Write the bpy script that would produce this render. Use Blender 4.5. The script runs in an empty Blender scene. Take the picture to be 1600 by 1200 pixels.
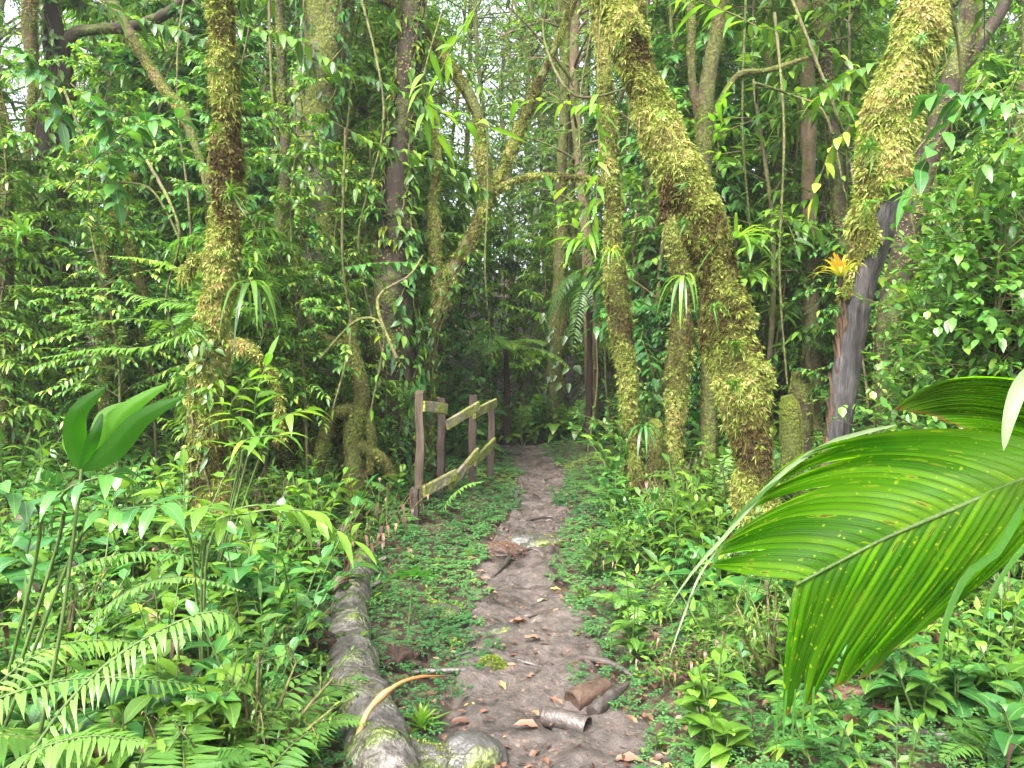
import bpy, math
import numpy as np
from mathutils import Vector

# ---------------------------------------------------------------- camera, sky, sun, exposure
sc = bpy.context.scene
COL = sc.collection
CAM_Z, FPX, PITCH = 1.6, 1244.0, math.atan(58 / 1244.0)
cam = bpy.data.cameras.new('camera'); camo = bpy.data.objects.new('camera', cam); COL.objects.link(camo)
camo.location = (0, 0, CAM_Z); camo.rotation_euler = (math.pi / 2 - PITCH, 0, 0)
cam.sensor_width = 36; cam.lens = 36 * FPX / 1600; cam.clip_start = 0.05; cam.clip_end = 600
sc.camera = camo
w = bpy.data.worlds.new('World'); sc.world = w; w.use_nodes = True
nt = w.node_tree; bg = nt.nodes['Background']
sky = nt.nodes.new('ShaderNodeTexSky'); sky.sky_type = 'NISHITA'; sky.sun_disc = False
SUN_EL, SUN_ROT = math.radians(52), math.radians(208)
sky.sun_elevation = SUN_EL; sky.sun_rotation = SUN_ROT; sky.dust_density = 5; sky.air_density = 1.0; sky.ozone_density = 0.6
hs = nt.nodes.new('ShaderNodeHueSaturation'); hs.inputs['Saturation'].default_value = .4; nt.links.new(sky.outputs[0], hs.inputs['Color']); nt.links.new(hs.outputs[0], bg.inputs[0]); bg.inputs[1].default_value = 0.15
sl = bpy.data.lights.new('sun', 'SUN'); sl.energy = 2.2; sl.angle = math.radians(34); sl.color = (1, 0.95, 0.87)
so = bpy.data.objects.new('sun', sl); COL.objects.link(so)
sd = Vector((math.sin(SUN_ROT) * math.cos(SUN_EL), math.cos(SUN_ROT) * math.cos(SUN_EL), math.sin(SUN_EL)))
so.rotation_euler = sd.to_track_quat('Z', 'Y').to_euler(); so.location = (0, 0, 30)
sc.view_settings.view_transform = 'Standard'; sc.view_settings.look = 'None'
sc.view_settings.exposure = 2.4; sc.view_settings.gamma = 1
sc.render.engine = 'CYCLES'
cy = sc.cycles
cy.max_bounces = 6; cy.diffuse_bounces = 5; cy.glossy_bounces = 2; cy.transmission_bounces = 4; cy.transparent_max_bounces = 4
cy.use_denoising = True; cy.caustics_reflective = False; cy.caustics_refractive = False
cy.use_adaptive_sampling = True; cy.adaptive_threshold = 0.02

RNG = np.random.default_rng(7)
def U(a, b, n=None): return RNG.uniform(a, b, n)
def nrm(v): return v / np.maximum(np.linalg.norm(v, axis=-1, keepdims=True), 1e-9)

# ---------------------------------------------------------------- sight lines and terrain
cp, sp = math.cos(PITCH), math.sin(PITCH)
def ray(px, py):
    a, b = (px - 800) / FPX, -(py - 600) / FPX
    return np.array([a, cp + b * sp, -sp + b * cp])
def P(px, py, d):
    r = ray(px, py); return np.array([0, 0, CAM_Z]) + r * (d / r[1])
def GZ(px, py, z=0.0):
    r = ray(px, py); return np.array([0, 0, CAM_Z]) + r * ((z - CAM_Z) / r[2])
def toPx(p):
    x, y, z = p[0], p[1], p[2] - CAM_Z
    f = y * cp - z * sp; u = y * sp + z * cp
    return 800 + FPX * x / f, 600 - FPX * u / f

_d = RNG.normal(size=(14, 3)); _d = nrm(_d); _ph = RNG.uniform(0, 6.28, 14)
def noise(p, s=1.0, octs=3):
    p = np.asarray(p, float) * s; o = 0; a = 1; tot = 0
    for k in range(octs):
        f = 2.03 ** k
        v = 0
        for j in range(4):
            i = (k * 4 + j) % 14
            v = v + np.sin((p @ _d[i]) * f * (1 + .3 * j) + _ph[i] + 1.7 * np.sin((p @ _d[(i + 5) % 14]) * f * .7 + _ph[(i + 3) % 14]))
        o = o + a * v / 2.2; tot += a; a *= .55
    return o / tot
PY = np.array([-3, 0, 3.0, 3.57, 4.35, 5.56, 6.46, 7.7, 9.57, 11.8, 12.8, 14, 16, 40])
PX = np.array([.25, .2, .12, .09, .11, .04, .11, .26, .35, .25, .05, -.8, -2.6, -20])
PW = np.array([.42, .42, .4, .38, .34, .3, .28, .28, .3, .36, .4, .35, .3, .3])
def pc(y): return np.interp(y, PY, PX)
def pw(y): return np.interp(y, PY, PW)
def H(x, y):
    x = np.asarray(x, float); y = np.asarray(y, float)
    dx = np.where(y < 14, x - pc(np.minimum(y, 13)), x)
    a = np.clip(np.abs(dx) - .45, 0, 14)
    h = np.where(dx < 0, .075 * a, .05 * a) + .05 * (1 - np.exp(-a * 4))
    q = np.stack([x, y, 0 * x], -1)
    h = h + noise(q, .9, 2) * .05 * np.minimum(a, 1)
    far = np.maximum(y - 15, 0); h = h + .28 * far * np.clip(far / 6, 0, 1) * np.clip((60 - y) / 30, 0, 1)
    return h
def G(px, py):
    r = ray(px, py); t = 1.0
    o = np.array([0, 0, CAM_Z])
    while t < 60:
        p = o + r * t
        if p[2] <= float(H(p[0], p[1])): return p
        t += .02
    return p

# ---------------------------------------------------------------- mesh building
class MB:
    def __init__(s): s.v = []; s.n = 0; s.li = []; s.lt = []; s.uv = []; s.ti = []; s.mi = []; s.sm = []
    def batch(s, V, faces, uv, tint, mat=0, smooth=True):
        """V (N,k,3); faces: list of index tuples; uv (k,2); tint (N,) or (N,nf)"""
        N, k = V.shape[:2]
        if N == 0: return
        fl = np.concatenate([np.array(f) for f in faces]); lt = np.array([len(f) for f in faces])
        s.v.append(V.reshape(-1, 3))
        off = s.n + np.arange(N)[:, None] * k
        s.li.append((fl[None] + off).ravel()); s.lt.append(np.tile(lt, N))
        s.uv.append(np.tile(np.asarray(uv, float)[fl], (N, 1)))
        t = np.asarray(tint, float)
        s.ti.append(np.repeat(t, len(lt)) if t.ndim == 1 else t.ravel())
        s.mi.append(np.full(N * len(lt), mat)); s.sm.append(np.full(N * len(lt), smooth)); s.n += N * k
    def grid(s, V, tint=0.5, mat=0, closed=False, uvs=(1, 1), smooth=True):
        """V (a,b,3) grid"""
        a, b = V.shape[:2]; bb = b if closed else b - 1
        i = np.arange(a - 1)[:, None] * b; j = np.arange(bb)[None]; j2 = (j + 1) % b
        F = np.stack([i + j, i + j2, i + b + j2, i + b + j], -1).reshape(-1, 4)
        s.v.append(V.reshape(-1, 3)); s.li.append((F + s.n).ravel()); s.lt.append(np.full(len(F), 4))
        uu = np.stack(np.broadcast_arrays(np.linspace(-1, 1, b)[None, :] * uvs[0], np.linspace(0, 1, a)[:, None] * uvs[1]), -1).reshape(-1, 2)
        s.uv.append(uu[F.ravel()])
        t = np.broadcast_to(np.asarray(tint, float), (a - 1, bb)).ravel() if np.ndim(tint) in (0, 2) else np.repeat(tint, bb)
        s.ti.append(t); s.mi.append(np.full(len(F), mat)); s.sm.append(np.full(len(F), smooth)); s.n += a * b
    def data(s, name, mats, off=(0, 0, 0)):
        V = np.concatenate(s.v) - np.asarray(off); li = np.concatenate(s.li).astype(np.int32); lt = np.concatenate(s.lt).astype(np.int32)
        me = bpy.data.meshes.new(name)
        me.vertices.add(len(V)); me.vertices.foreach_set('co', V.astype(np.float32).ravel())
        me.loops.add(len(li)); me.loops.foreach_set('vertex_index', li)
        me.polygons.add(len(lt)); me.polygons.foreach_set('loop_start', np.concatenate([[0], np.cumsum(lt)[:-1]]).astype(np.int32))
        me.polygons.foreach_set('material_index', np.concatenate(s.mi).astype(np.int32))
        me.polygons.foreach_set('use_smooth', np.concatenate(s.sm).astype(bool))
        u = me.uv_layers.new(name='UVMap'); u.data.foreach_set('uv', np.concatenate(s.uv).astype(np.float32).ravel())
        at = me.attributes.new('tint', 'FLOAT', 'FACE'); at.data.foreach_set('value', np.clip(np.concatenate(s.ti), 0, 1).astype(np.float32))
        for m in (mats if isinstance(mats, (list, tuple)) else [mats]): me.materials.append(m)
        me.update(calc_edges=True)
        return me
    def build(s, name, mats, parent=None):
        off = np.array(parent.location) if parent else (0, 0, 0)
        if parent and parent.parent: off = off + np.array(parent.parent.location)
        o = bpy.data.objects.new(name, s.data(name, mats, off)); COL.objects.link(o)
        if parent: o.parent = parent
        return o

ROWS = {'hi': ([0, .12, .3, .52, .75, .9, 1], None), 'mid': ([0, .25, .6, 1], None), 'low': ([0, .45, 1], None)}
def prof(t, kind):
    t = np.asarray(t, float)
    if kind == 'ell': return np.sin(np.pi * t ** .85) ** .9
    if kind == 'lance': return np.sin(np.pi * t ** .62) ** 1.1
    if kind == 'heart': return np.where(t < .02, 0, np.minimum(1, (t * 5) ** .5) * (1 - t ** 1.9))
    if kind == 'strap': return np.minimum(1, t * 8 + .35) * (1 - t ** 3.5)
    return np.sin(np.pi * t)
def leaves(mb, base, d, up, L, W, droop=.2, fold=.25, rows='mid', kind='ell', tint=None, mat=0, wave=0.0):
    base = np.atleast_2d(base); N = len(base)
    d = nrm(np.broadcast_to(d, (N, 3)).astype(float)); up = np.broadcast_to(up, (N, 3)).astype(float)
    L = np.broadcast_to(L, N).astype(float)[:, None]; W = np.broadcast_to(W, N).astype(float)[:, None] / 2
    droop = np.broadcast_to(droop, N).astype(float)[:, None]
    side = nrm(np.cross(d, up)); n = np.cross(side, d)
    if tint is None: tint = U(0, 1, N)
    ts = ROWS[rows][0] if isinstance(rows, str) else rows
    ws = prof(ts, kind); ws = ws / ws.max()
    cols = []; uv = []; faces = []; idx = []
    k = 0; dn = np.array([0, 0, -1.])
    for t, ww in zip(ts, ws):
        c = base + d * L * (t - .3 * droop * t * t) + dn * droop * L * t * t
        if ww < .03:
            cols.append(c); uv.append((0, t)); idx.append((k,)); k += 1
        else:
            wv = n * W * wave * math.sin(t * 14)
            cols += [c - side * W * ww + n * W * ww * fold + wv, c, c + side * W * ww + n * W * ww * fold - wv]
            uv += [(-ww, t), (0, t), (ww, t)]; idx.append((k, k + 1, k + 2)); k += 3
    for a, b in zip(idx[:-1], idx[1:]):
        if len(a) == 1 and len(b) == 3: faces += [(a[0], b[1], b[0]), (a[0], b[2], b[1])]
        elif len(a) == 3 and len(b) == 3: faces += [(a[0], a[1], b[1], b[0]), (a[1], a[2], b[2], b[1])]
        elif len(a) == 3: faces += [(a[0], a[1], b[0]), (a[1], a[2], b[0])]
    mb.batch(np.stack(cols, 1), faces, uv, tint, mat)

def smooth_path(pts, n):
    pts = np.asarray(pts, float); m = len(pts)
    if m < 3:
        t = np.linspace(0, 1, n)[:, None]; return pts[0] * (1 - t) + pts[-1] * t
    t = np.linspace(0, m - 1 - 1e-6, n); i = t.astype(int); f = (t - i)[:, None]
    g = lambda k: pts[np.clip(k, 0, m - 1)]
    p0, p1, p2, p3 = g(i - 1), g(i), g(i + 1), g(i + 2)
    return .5 * ((2 * p1) + (-p0 + p2) * f + (2 * p0 - 5 * p1 + 4 * p2 - p3) * f * f + (-p0 + 3 * p1 - 3 * p2 + p3) * f ** 3)
def frames(C):
    T = nrm(np.gradient(C, axis=0)); n = np.zeros_like(C)
    a = np.array([1., 0, 0]) if abs(T[0, 0]) < .8 else np.array([0, 1., 0])
    v = np.cross(T[0], a); v /= np.linalg.norm(v)
    for i in range(len(C)):
        v = v - T[i] * (v @ T[i]); v = v / max(np.linalg.norm(v), 1e-9); n[i] = v
    return T, n, np.cross(T, n)
def tube(mb, pts, rad, n=None, sides=8, mat=0, lump=0.0, ls=6.0, tint=.5, cap=True):
    pts = np.asarray(pts, float)
    n = n or max(3, len(pts) * 3)
    C = smooth_path(pts, n); R = np.interp(np.linspace(0, 1, n), np.linspace(0, 1, len(np.atleast_1d(rad))), np.atleast_1d(rad)) if np.ndim(rad) else np.full(n, rad)
    T, A, B = frames(C)
    th = np.linspace(0, 2 * np.pi, sides, endpoint=False)
    D = A[:, None] * np.cos(th)[None, :, None] + B[:, None] * np.sin(th)[None, :, None]
    RR = np.broadcast_to(R[:, None], (n, sides)).copy()
    if lump: RR = RR * (1 + lump * noise(C[:, None] + D * R[:, None, None], ls, 3))
    V = C[:, None] + D * RR[..., None]
    mb.grid(V, tint, mat, closed=True, uvs=(1, 1))
    if cap:
        for e, s_ in ((0, -1), (n - 1, 1)):
            c = C[e] + T[e] * s_ * R[e] * .12
            VV = np.concatenate([V[e], c[None]])[None]
            fs = [(j, (j + 1) % sides, sides) if s_ > 0 else ((j + 1) % sides, j, sides) for j in range(sides)]
            mb.batch(VV, fs, np.zeros((sides + 1, 2)), np.array([tint if np.ndim(tint) == 0 else .5]), mat)
    return C, R, T, D, RR

def moss(mb, C, D, RR, n, size=.03, lo=0.0, hi=1.0, patch=3.0, thr=-9, mat=0, droop=.5, shag=0.0, tshift=0.0, ragged=.0):
    """moss over a tube's surface: many little rosettes of leaflets, piled into cushions"""
    m, s_ = RR.shape; R_ = RR.mean(1); n = int(n / 1.25)
    fi = U(lo * (m - 1), hi * (m - 1) - .001, n); i = fi.astype(int); f = fi - i; j = RNG.integers(0, s_, n); g = U(0, 1, n)
    j2 = (j + 1) % s_
    def lerp(A): return (A[i, j] * (1 - g)[:, None] + A[i, j2] * g[:, None]) * (1 - f)[:, None] + (A[i + 1, j] * (1 - g)[:, None] + A[i + 1, j2] * g[:, None]) * f[:, None]
    S = C[:, None] + D * RR[..., None]
    p = lerp(S); nn = nrm(lerp(D)); pn = noise(p, patch, 3); k = pn > thr
    if ragged: k &= (fi / (m - 1) - lo) > ragged * (.5 + .5 * noise(p + 3, 5, 2) + .35 * nn[:, 0])
    p, nn, pn, i = p[k], nn[k], pn[k], i[k]; N = len(p)
    lump = np.clip(.5 + .75 * noise(p + 9, patch * 3, 2), 0, 1)
    puff = np.minimum(.075, .4 * R_[i]) * min(1, shag + .25)
    p = p + nn * (puff * lump * U(.35, 1, N))[:, None]
    sz = size * U(.2, .52, N) * (1 + shag * U(0, 1, N) ** 6 * 2.4)
    tn = np.clip(.58 + .26 * pn + .5 * (lump - .5) + RNG.normal(size=N) * .17 + tshift, 0, 1)
    ax = nrm(nn + RNG.normal(size=(N, 3)) * .45 + np.array([0, 0, .15])); e1 = nrm(np.cross(ax, RNG.normal(size=(N, 3)))); e2 = np.cross(ax, e1); ph = U(0, 6.28, N)
    if shag > .6:
        h = (nn[:, 2] < .25) & (U(0, 1, N) < .018); nh = int(h.sum()); cl = noise(p[h], 6, 2)
        for q in range(2): leaves(mb, p[h], nn[h] * .5 + RNG.normal(size=(nh, 3)) * .35 + np.array([0, 0, -.6]), RNG.normal(size=(nh, 3)), U(.02, .05, nh) * (1.1 + np.clip(cl, -.7, 1)), .006, droop=.6, rows='low', tint=np.clip(tn[h] + U(-.2, .1, nh), 0, 1), mat=mat)
        h = U(0, 1, N) < .012; nh = int(h.sum())      # little fern-like sprays standing off the cushions
        for q in range(7):
            dq = nrm(nn[h] + RNG.normal(size=(nh, 3)) * .7); leaves(mb, p[h] + nn[h] * .01, dq, RNG.normal(size=(nh, 3)), U(.025, .055, nh), U(.005, .011, nh), droop=.4, rows='low', tint=np.clip(tn[h] + .25, 0, .92), mat=mat)
    K = 5
    for q in range(K):
        a_ = ph + q * 6.283 / K + U(-.3, .3, N); dv = e1 * np.cos(a_)[:, None] + e2 * np.sin(a_)[:, None] + ax * U(.1, .9, N)[:, None]
        leaves(mb, p, dv, ax, sz * U(.7, 1.2, N), sz * U(.2, .42, N), droop=.3, fold=.3, rows=[0, .5, 1], tint=np.clip(tn + U(-.08, .08, N), 0, 1), mat=mat)

# ---------------------------------------------------------------- materials
def newmat(name):
    m = bpy.data.materials.new(name); m.use_nodes = True; n = m.node_tree; n.nodes.clear(); return m, n
def node(n, t, **kw):
    x = n.nodes.new(t)
    for k, v in kw.items(): setattr(x, k, v)
    return x
def ramp(n, stops, fac):
    r = node(n, 'ShaderNodeValToRGB'); e = r.color_ramp.elements
    while len(e) < len(stops): e.new(.5)
    for el, (p_, c) in zip(e, stops): el.position = p_; el.color = (*c, 1)
    n.links.new(fac, r.inputs[0]); return r.outputs[0]
def math_(n, op, a, b=None, c=None, clamp=False):
    x = node(n, 'ShaderNodeMath', operation=op, use_clamp=clamp)
    for i, v in enumerate((a, b, c)):
        if v is None: continue
        if isinstance(v, (int, float)): x.inputs[i].default_value = v
        else: n.links.new(v, x.inputs[i])
    return x.outputs[0]
def mixc(n, f, a, b):
    x = node(n, 'ShaderNodeMix', data_type='RGBA')
    for i, v in ((0, f), (6, a), (7, b)):
        if isinstance(v, (int, float)): x.inputs[i].default_value = v
        elif isinstance(v, tuple): x.inputs[i].default_value = (*v, 1)
        else: n.links.new(v, x.inputs[i])
    return x.outputs[2]
def noi(n, scale, detail=3, coord=None, rough=.5, out=0):
    t = node(n, 'ShaderNodeTexNoise'); t.inputs['Scale'].default_value = scale; t.inputs['Detail'].default_value = detail; t.inputs['Roughness'].default_value = rough
    if coord is not None: n.links.new(coord, t.inputs['Vector'])
    return t.outputs[out]
def leafmat(name, stops, rough=.38, trans=.35, tcol=(1.25, 1.3, .5), spec=.5, vein=0.0, spots=None, pleat=0.0, objvar=.25):
    m, n = newmat(name)
    at = node(n, 'ShaderNodeAttribute', attribute_name='tint'); ob = node(n, 'ShaderNodeObjectInfo')
    f = math_(n, 'ADD', at.outputs['Fac'], math_(n, 'MULTIPLY', math_(n, 'SUBTRACT', ob.outputs['Random'], .5), objvar), clamp=True)
    c = ramp(n, stops, f)
    tc = node(n, 'ShaderNodeTexCoord'); sep = node(n, 'ShaderNodeSeparateXYZ'); n.links.new(tc.outputs['UV'], sep.inputs[0])
    hsv = node(n, 'ShaderNodeHueSaturation'); n.links.new(c, hsv.inputs['Color'])
    n.links.new(math_(n, 'ADD', .75, math_(n, 'MULTIPLY', noi(n, 9, 2, tc.outputs['Object']), .5)), hsv.inputs['Value']); c = hsv.outputs[0]
    ds = None
    if vein:
        u = math_(n, 'ABSOLUTE', sep.outputs[0])
        rib = math_(n, 'LESS_THAN', u, .055)
        sv = math_(n, 'SINE', math_(n, 'MULTIPLY', math_(n, 'SUBTRACT', sep.outputs[1], math_(n, 'MULTIPLY', u, .16)), 75))
        c = mixc(n, math_(n, 'MULTIPLY', rib, .45 * vein), c, (.35, .5, .18))
        ds = sv
    if spots:
        v = node(n, 'ShaderNodeTexVoronoi'); v.inputs['Scale'].default_value = spots[1]
        va = node(n, 'ShaderNodeVectorMath', operation='MULTIPLY_ADD'); n.links.new(noi(n, 60, 2, tc.outputs['Object'], out=1), va.inputs[0]); va.inputs[1].default_value = (.012, .012, .012); n.links.new(tc.outputs['Object'], va.inputs[2]); n.links.new(va.outputs[0], v.inputs['Vector'])
        k = math_(n, 'GREATER_THAN', math_(n, 'SUBTRACT', math_(n, 'MULTIPLY', noi(n, 7, 2, tc.outputs['Object']), .62), v.outputs['Distance']), spots[2])
        c = mixc(n, math_(n, 'MULTIPLY', k, .9), c, spots[0])
        fr = math_(n, 'ABSOLUTE', math_(n, 'SUBTRACT', math_(n, 'FRACT', math_(n, 'MULTIPLY', sep.outputs[1], 26)), .5))
        c = mixc(n, math_(n, 'MULTIPLY', math_(n, 'SUBTRACT', fr, .26), 4.0, clamp=True), c, (.012, .05, .004))
        f3 = math_(n, 'ABSOLUTE', math_(n, 'SINE', math_(n, 'MULTIPLY', sep.outputs[1], 26 * 3.14159 * 5))); c = mixc(n, math_(n, 'MULTIPLY', f3, .25), c, (.13, .24, .012))
        st = noi(n, 1, 3, None); mp = node(n, 'ShaderNodeMapping'); mp.inputs['Scale'].default_value = (1.7, 30, 1); n.links.new(tc.outputs['UV'], mp.inputs[0])
        sn = noi(n, 1.6, 3, mp.outputs[0]); c = mixc(n, math_(n, 'MULTIPLY', math_(n, 'SUBTRACT', noi(n, 5, 3, tc.outputs['Object']), .42), 2.2, clamp=True), c, (.09, .19, .008)); c = mixc(n, math_(n, 'MULTIPLY', math_(n, 'GREATER_THAN', sn, .64), .75), c, spots[3])
        c = mixc(n, math_(n, 'MULTIPLY', math_(n, 'GREATER_THAN', sn, .7), .8), c, (.09, .05, .02)); c = mixc(n, math_(n, 'GREATER_THAN', math_(n, 'ADD', sep.outputs[0], math_(n, 'MULTIPLY', noi(n, 30, 3, tc.outputs['Object']), .22)), 1.06), c, (.16, .09, .03))
    b = node(n, 'ShaderNodeBsdfPrincipled'); n.links.new(c, b.inputs['Base Color'])
    b.inputs['Roughness'].default_value = rough; b.inputs['Specular IOR Level'].default_value = spec
    bump = node(n, 'ShaderNodeBump'); bump.inputs['Strength'].default_value = .35; bump.inputs['Distance'].default_value = .004
    hh = math_(n, 'MULTIPLY', noi(n, 60, 2, tc.outputs['Object']), 1.0)
    if ds is not None: hh = math_(n, 'ADD', hh, math_(n, 'MULTIPLY', ds, .1))
    if pleat: hh = math_(n, 'ADD', hh, math_(n, 'MULTIPLY', math_(n, 'SINE', math_(n, 'MULTIPLY', sep.outputs[0], pleat)), .6))
    n.links.new(hh, bump.inputs['Height']); n.links.new(bump.outputs[0], b.inputs['Normal'])
    tr = node(n, 'ShaderNodeBsdfTranslucent')
    mu = node(n, 'ShaderNodeMix', data_type='RGBA', blend_type='MULTIPLY'); mu.inputs[0].default_value = 1; n.links.new(c, mu.inputs[6]); mu.inputs[7].default_value = (*tcol, 1)
    n.links.new(mu.outputs[2], tr.inputs[0])
    mx = node(n, 'ShaderNodeMixShader'); mx.inputs[0].default_value = trans
    n.links.new(b.outputs[0], mx.inputs[1]); n.links.new(tr.outputs[0], mx.inputs[2])
    o = node(n, 'ShaderNodeOutputMaterial'); n.links.new(mx.outputs[0], o.inputs[0]); return m
def barkmat(name, stops, scale=8, rough=.85, stretch=(1, 1, .25), bump=.6, mossc=None, mamt=.5, mscale=3, spec=.3):
    m, n = newmat(name); tc = node(n, 'ShaderNodeTexCoord')
    mp = node(n, 'ShaderNodeMapping'); mp.inputs['Scale'].default_value = stretch; n.links.new(tc.outputs['Object'], mp.inputs[0])
    f = noi(n, scale, 6, mp.outputs[0], .65); c = ramp(n, stops, f)
    h = f
    if mossc:
        k = math_(n, 'MULTIPLY', math_(n, 'SUBTRACT', noi(n, mscale, 4, tc.outputs['Object'], .6), 1 - mamt - .1), 6, clamp=True)
        f2 = noi(n, 45, 3, tc.outputs['Object'])
        c = mixc(n, k, c, ramp(n, [(.3, tuple(x * .35 for x in mossc)), (.6, mossc), (.8, tuple(x * 1.5 for x in mossc))], f2)); h = math_(n, 'ADD', h, math_(n, 'MULTIPLY', k, math_(n, 'ADD', f2, .4)))
    b = node(n, 'ShaderNodeBsdfPrincipled'); n.links.new(c, b.inputs['Base Color']); b.inputs['Roughness'].default_value = rough; b.inputs['Specular IOR Level'].default_value = spec
    bm = node(n, 'ShaderNodeBump'); bm.inputs['Strength'].default_value = bump; bm.inputs['Distance'].default_value = .03
    n.links.new(h, bm.inputs['Height']); n.links.new(bm.outputs[0], b.inputs['Normal'])
    o = node(n, 'ShaderNodeOutputMaterial'); n.links.new(b.outputs[0], o.inputs[0]); return m

M = {}
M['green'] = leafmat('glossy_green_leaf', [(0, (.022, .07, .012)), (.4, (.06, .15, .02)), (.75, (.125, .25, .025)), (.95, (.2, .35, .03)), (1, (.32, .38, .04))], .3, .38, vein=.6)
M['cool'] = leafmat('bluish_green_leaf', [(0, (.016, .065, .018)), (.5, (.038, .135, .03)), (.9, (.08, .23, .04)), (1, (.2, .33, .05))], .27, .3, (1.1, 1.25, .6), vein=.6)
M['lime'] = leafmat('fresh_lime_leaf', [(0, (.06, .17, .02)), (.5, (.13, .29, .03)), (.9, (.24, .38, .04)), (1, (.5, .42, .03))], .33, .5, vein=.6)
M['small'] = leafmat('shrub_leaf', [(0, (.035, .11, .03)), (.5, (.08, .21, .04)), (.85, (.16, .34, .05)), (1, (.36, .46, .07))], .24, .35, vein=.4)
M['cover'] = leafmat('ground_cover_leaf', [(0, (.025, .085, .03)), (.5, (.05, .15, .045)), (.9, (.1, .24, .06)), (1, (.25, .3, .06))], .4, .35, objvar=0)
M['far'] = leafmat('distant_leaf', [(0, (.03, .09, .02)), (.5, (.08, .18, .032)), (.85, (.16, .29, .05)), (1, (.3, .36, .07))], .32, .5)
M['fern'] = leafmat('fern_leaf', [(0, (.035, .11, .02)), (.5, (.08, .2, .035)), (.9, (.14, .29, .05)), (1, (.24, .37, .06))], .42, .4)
M['palm'] = leafmat('pleated_palm_leaf', [(0, (.014, .08, .003)), (.5, (.035, .15, .004)), (1, (.1, .24, .006))], .52, .7, (2.1, 2.0, .25), spec=.2, spots=((.3, .36, .02), 55, .17, (.17, .24, .015)))
M['palmyoung'] = leafmat('young_palm_leaf', [(0, (.02, .09, .008)), (.5, (.045, .16, .01)), (1, (.1, .27, .015))], .4, .65, (1.2, 1.5, .35), pleat=50)
M['brown_leaf'] = leafmat('dead_leaf', [(0, (.03, .015, .01)), (.35, (.085, .038, .024)), (.6, (.16, .078, .05)), (.8, (.24, .14, .09)), (.93, (.32, .24, .06)), (1, (.35, .33, .2))], .5, .15, (1, .8, .5), objvar=.1)
M['brom'] = leafmat('bromeliad_leaf', [(0, (.1, .25, .04)), (.4, (.42, .45, .05)), (.7, (.55, .42, .05)), (1, (.6, .18, .05))], .35, .4, (1.2, 1, .4), objvar=0)
M['pale'] = leafmat('pale_dry_strap', [(0, (.05, .09, .03)), (.6, (.12, .17, .07)), (1, (.26, .28, .2))], .5, .3, (1, 1, .8))
M['stalk'] = leafmat('dry_stalk', [(0, (.16, .06, .02)), (.4, (.3, .13, .04)), (1, (.36, .29, .11))], .4, .1, (1, .8, .5))
M['moss'] = leafmat('shaggy_moss', [(0, (.035, .025, .012)), (.2, (.08, .048, .02)), (.42, (.12, .115, .028)), (.62, (.17, .22, .036)), (.8, (.26, .33, .06)), (.92, (.38, .4, .13)), (1, (.38, .22, .11))], .75, .3, (1.1, 1.1, .6), spec=.15, objvar=.06)
M['mossgreen'] = leafmat('green_moss', [(0, (.03, .035, .01)), (.4, (.08, .11, .02)), (.7, (.16, .22, .03)), (1, (.28, .33, .06))], .75, .3, (1.1, 1.1, .6), spec=.15, objvar=.06)
M['stem'] = barkmat('green_stem', [(.3, (.04, .07, .02)), (.7, (.1, .15, .04))], 20, .5)
M['midrib'] = barkmat('dark_midrib', [(.3, (.02, .04, .008)), (.7, (.06, .1, .02))], 20, .5)
M['redstem'] = barkmat('dark_red_stem', [(.3, (.06, .015, .012)), (.7, (.12, .035, .03))], 20, .5)
M['twig'] = barkmat('twig_bark', [(.3, (.04, .03, .02)), (.7, (.13, .1, .06))], 20, .8, mossc=(.14, .15, .04), mamt=.5)
M['bark_moss'] = barkmat('mossy_bark', [(.3, (.035, .025, .015)), (.7, (.12, .085, .05))], 10, .9, mossc=(.1, .115, .03), mamt=.55)
M['bark_brown'] = barkmat('brown_bark', [(.3, (.07, .045, .03)), (.7, (.24, .17, .11))], 12, .85, mossc=(.15, .16, .05), mamt=.45)
M['bark_dark'] = barkmat('dark_bark', [(.3, (.012, .009, .007)), (.7, (.05, .034, .024))], 14, .8, mossc=(.1, .13, .03), mamt=.42)
M['bark_grey'] = barkmat('grey_bark', [(.3, (.04, .036, .03)), (.7, (.15, .13, .11))], 14, .85, mossc=(.13, .15, .035), mamt=.52)
M['bare'] = barkmat('smooth_bare_wood', [(.36, (.008, .006, .006)), (.5, (.03, .026, .027)), (.7, (.085, .075, .076))], 9, .5, (3, 3, .45), 1, spec=.5)
M['peel'] = barkmat('peeling_bark', [(.3, (.05, .03, .02)), (.7, (.17, .1, .06))], 25, .8)
M['log'] = barkmat('wet_log_bark', [(.32, (.02, .018, .016)), (.5, (.07, .062, .056)), (.68, (.2, .185, .17))], 13, .5, (1, 1, 1), 1, mossc=(.1, .14, .025), mamt=.4, mscale=6, spec=.5)
M['rot'] = barkmat('rotten_wood', [(.3, (.01, .007, .006)), (.7, (.055, .032, .022))], 22, .85, (1, 1, .3), 1)
M['plank'] = barkmat('weathered_plank', [(.3, (.12, .1, .075)), (.7, (.34, .29, .21))], 18, .8, (1, .3, 1), .5, mossc=(.27, .3, .06), mamt=.5, mscale=5)
M['post'] = barkmat('fence_post_wood', [(.3, (.04, .026, .018)), (.7, (.14, .105, .078))], 22, .75, (1, 1, .12), .7, mossc=(.12, .14, .04), mamt=.34)
M['post_dark'] = barkmat('dark_post_wood', [(.3, (.02, .015, .013)), (.7, (.085, .06, .048))], 22, .75, (1, 1, .12), .7)
M['sheath'] = barkmat('dead_sheath', [(.32, (.03, .013, .009)), (.5, (.09, .045, .03)), (.7, (.22, .135, .1))], 34, .6, (.35, 1, 1), 1)
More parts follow.
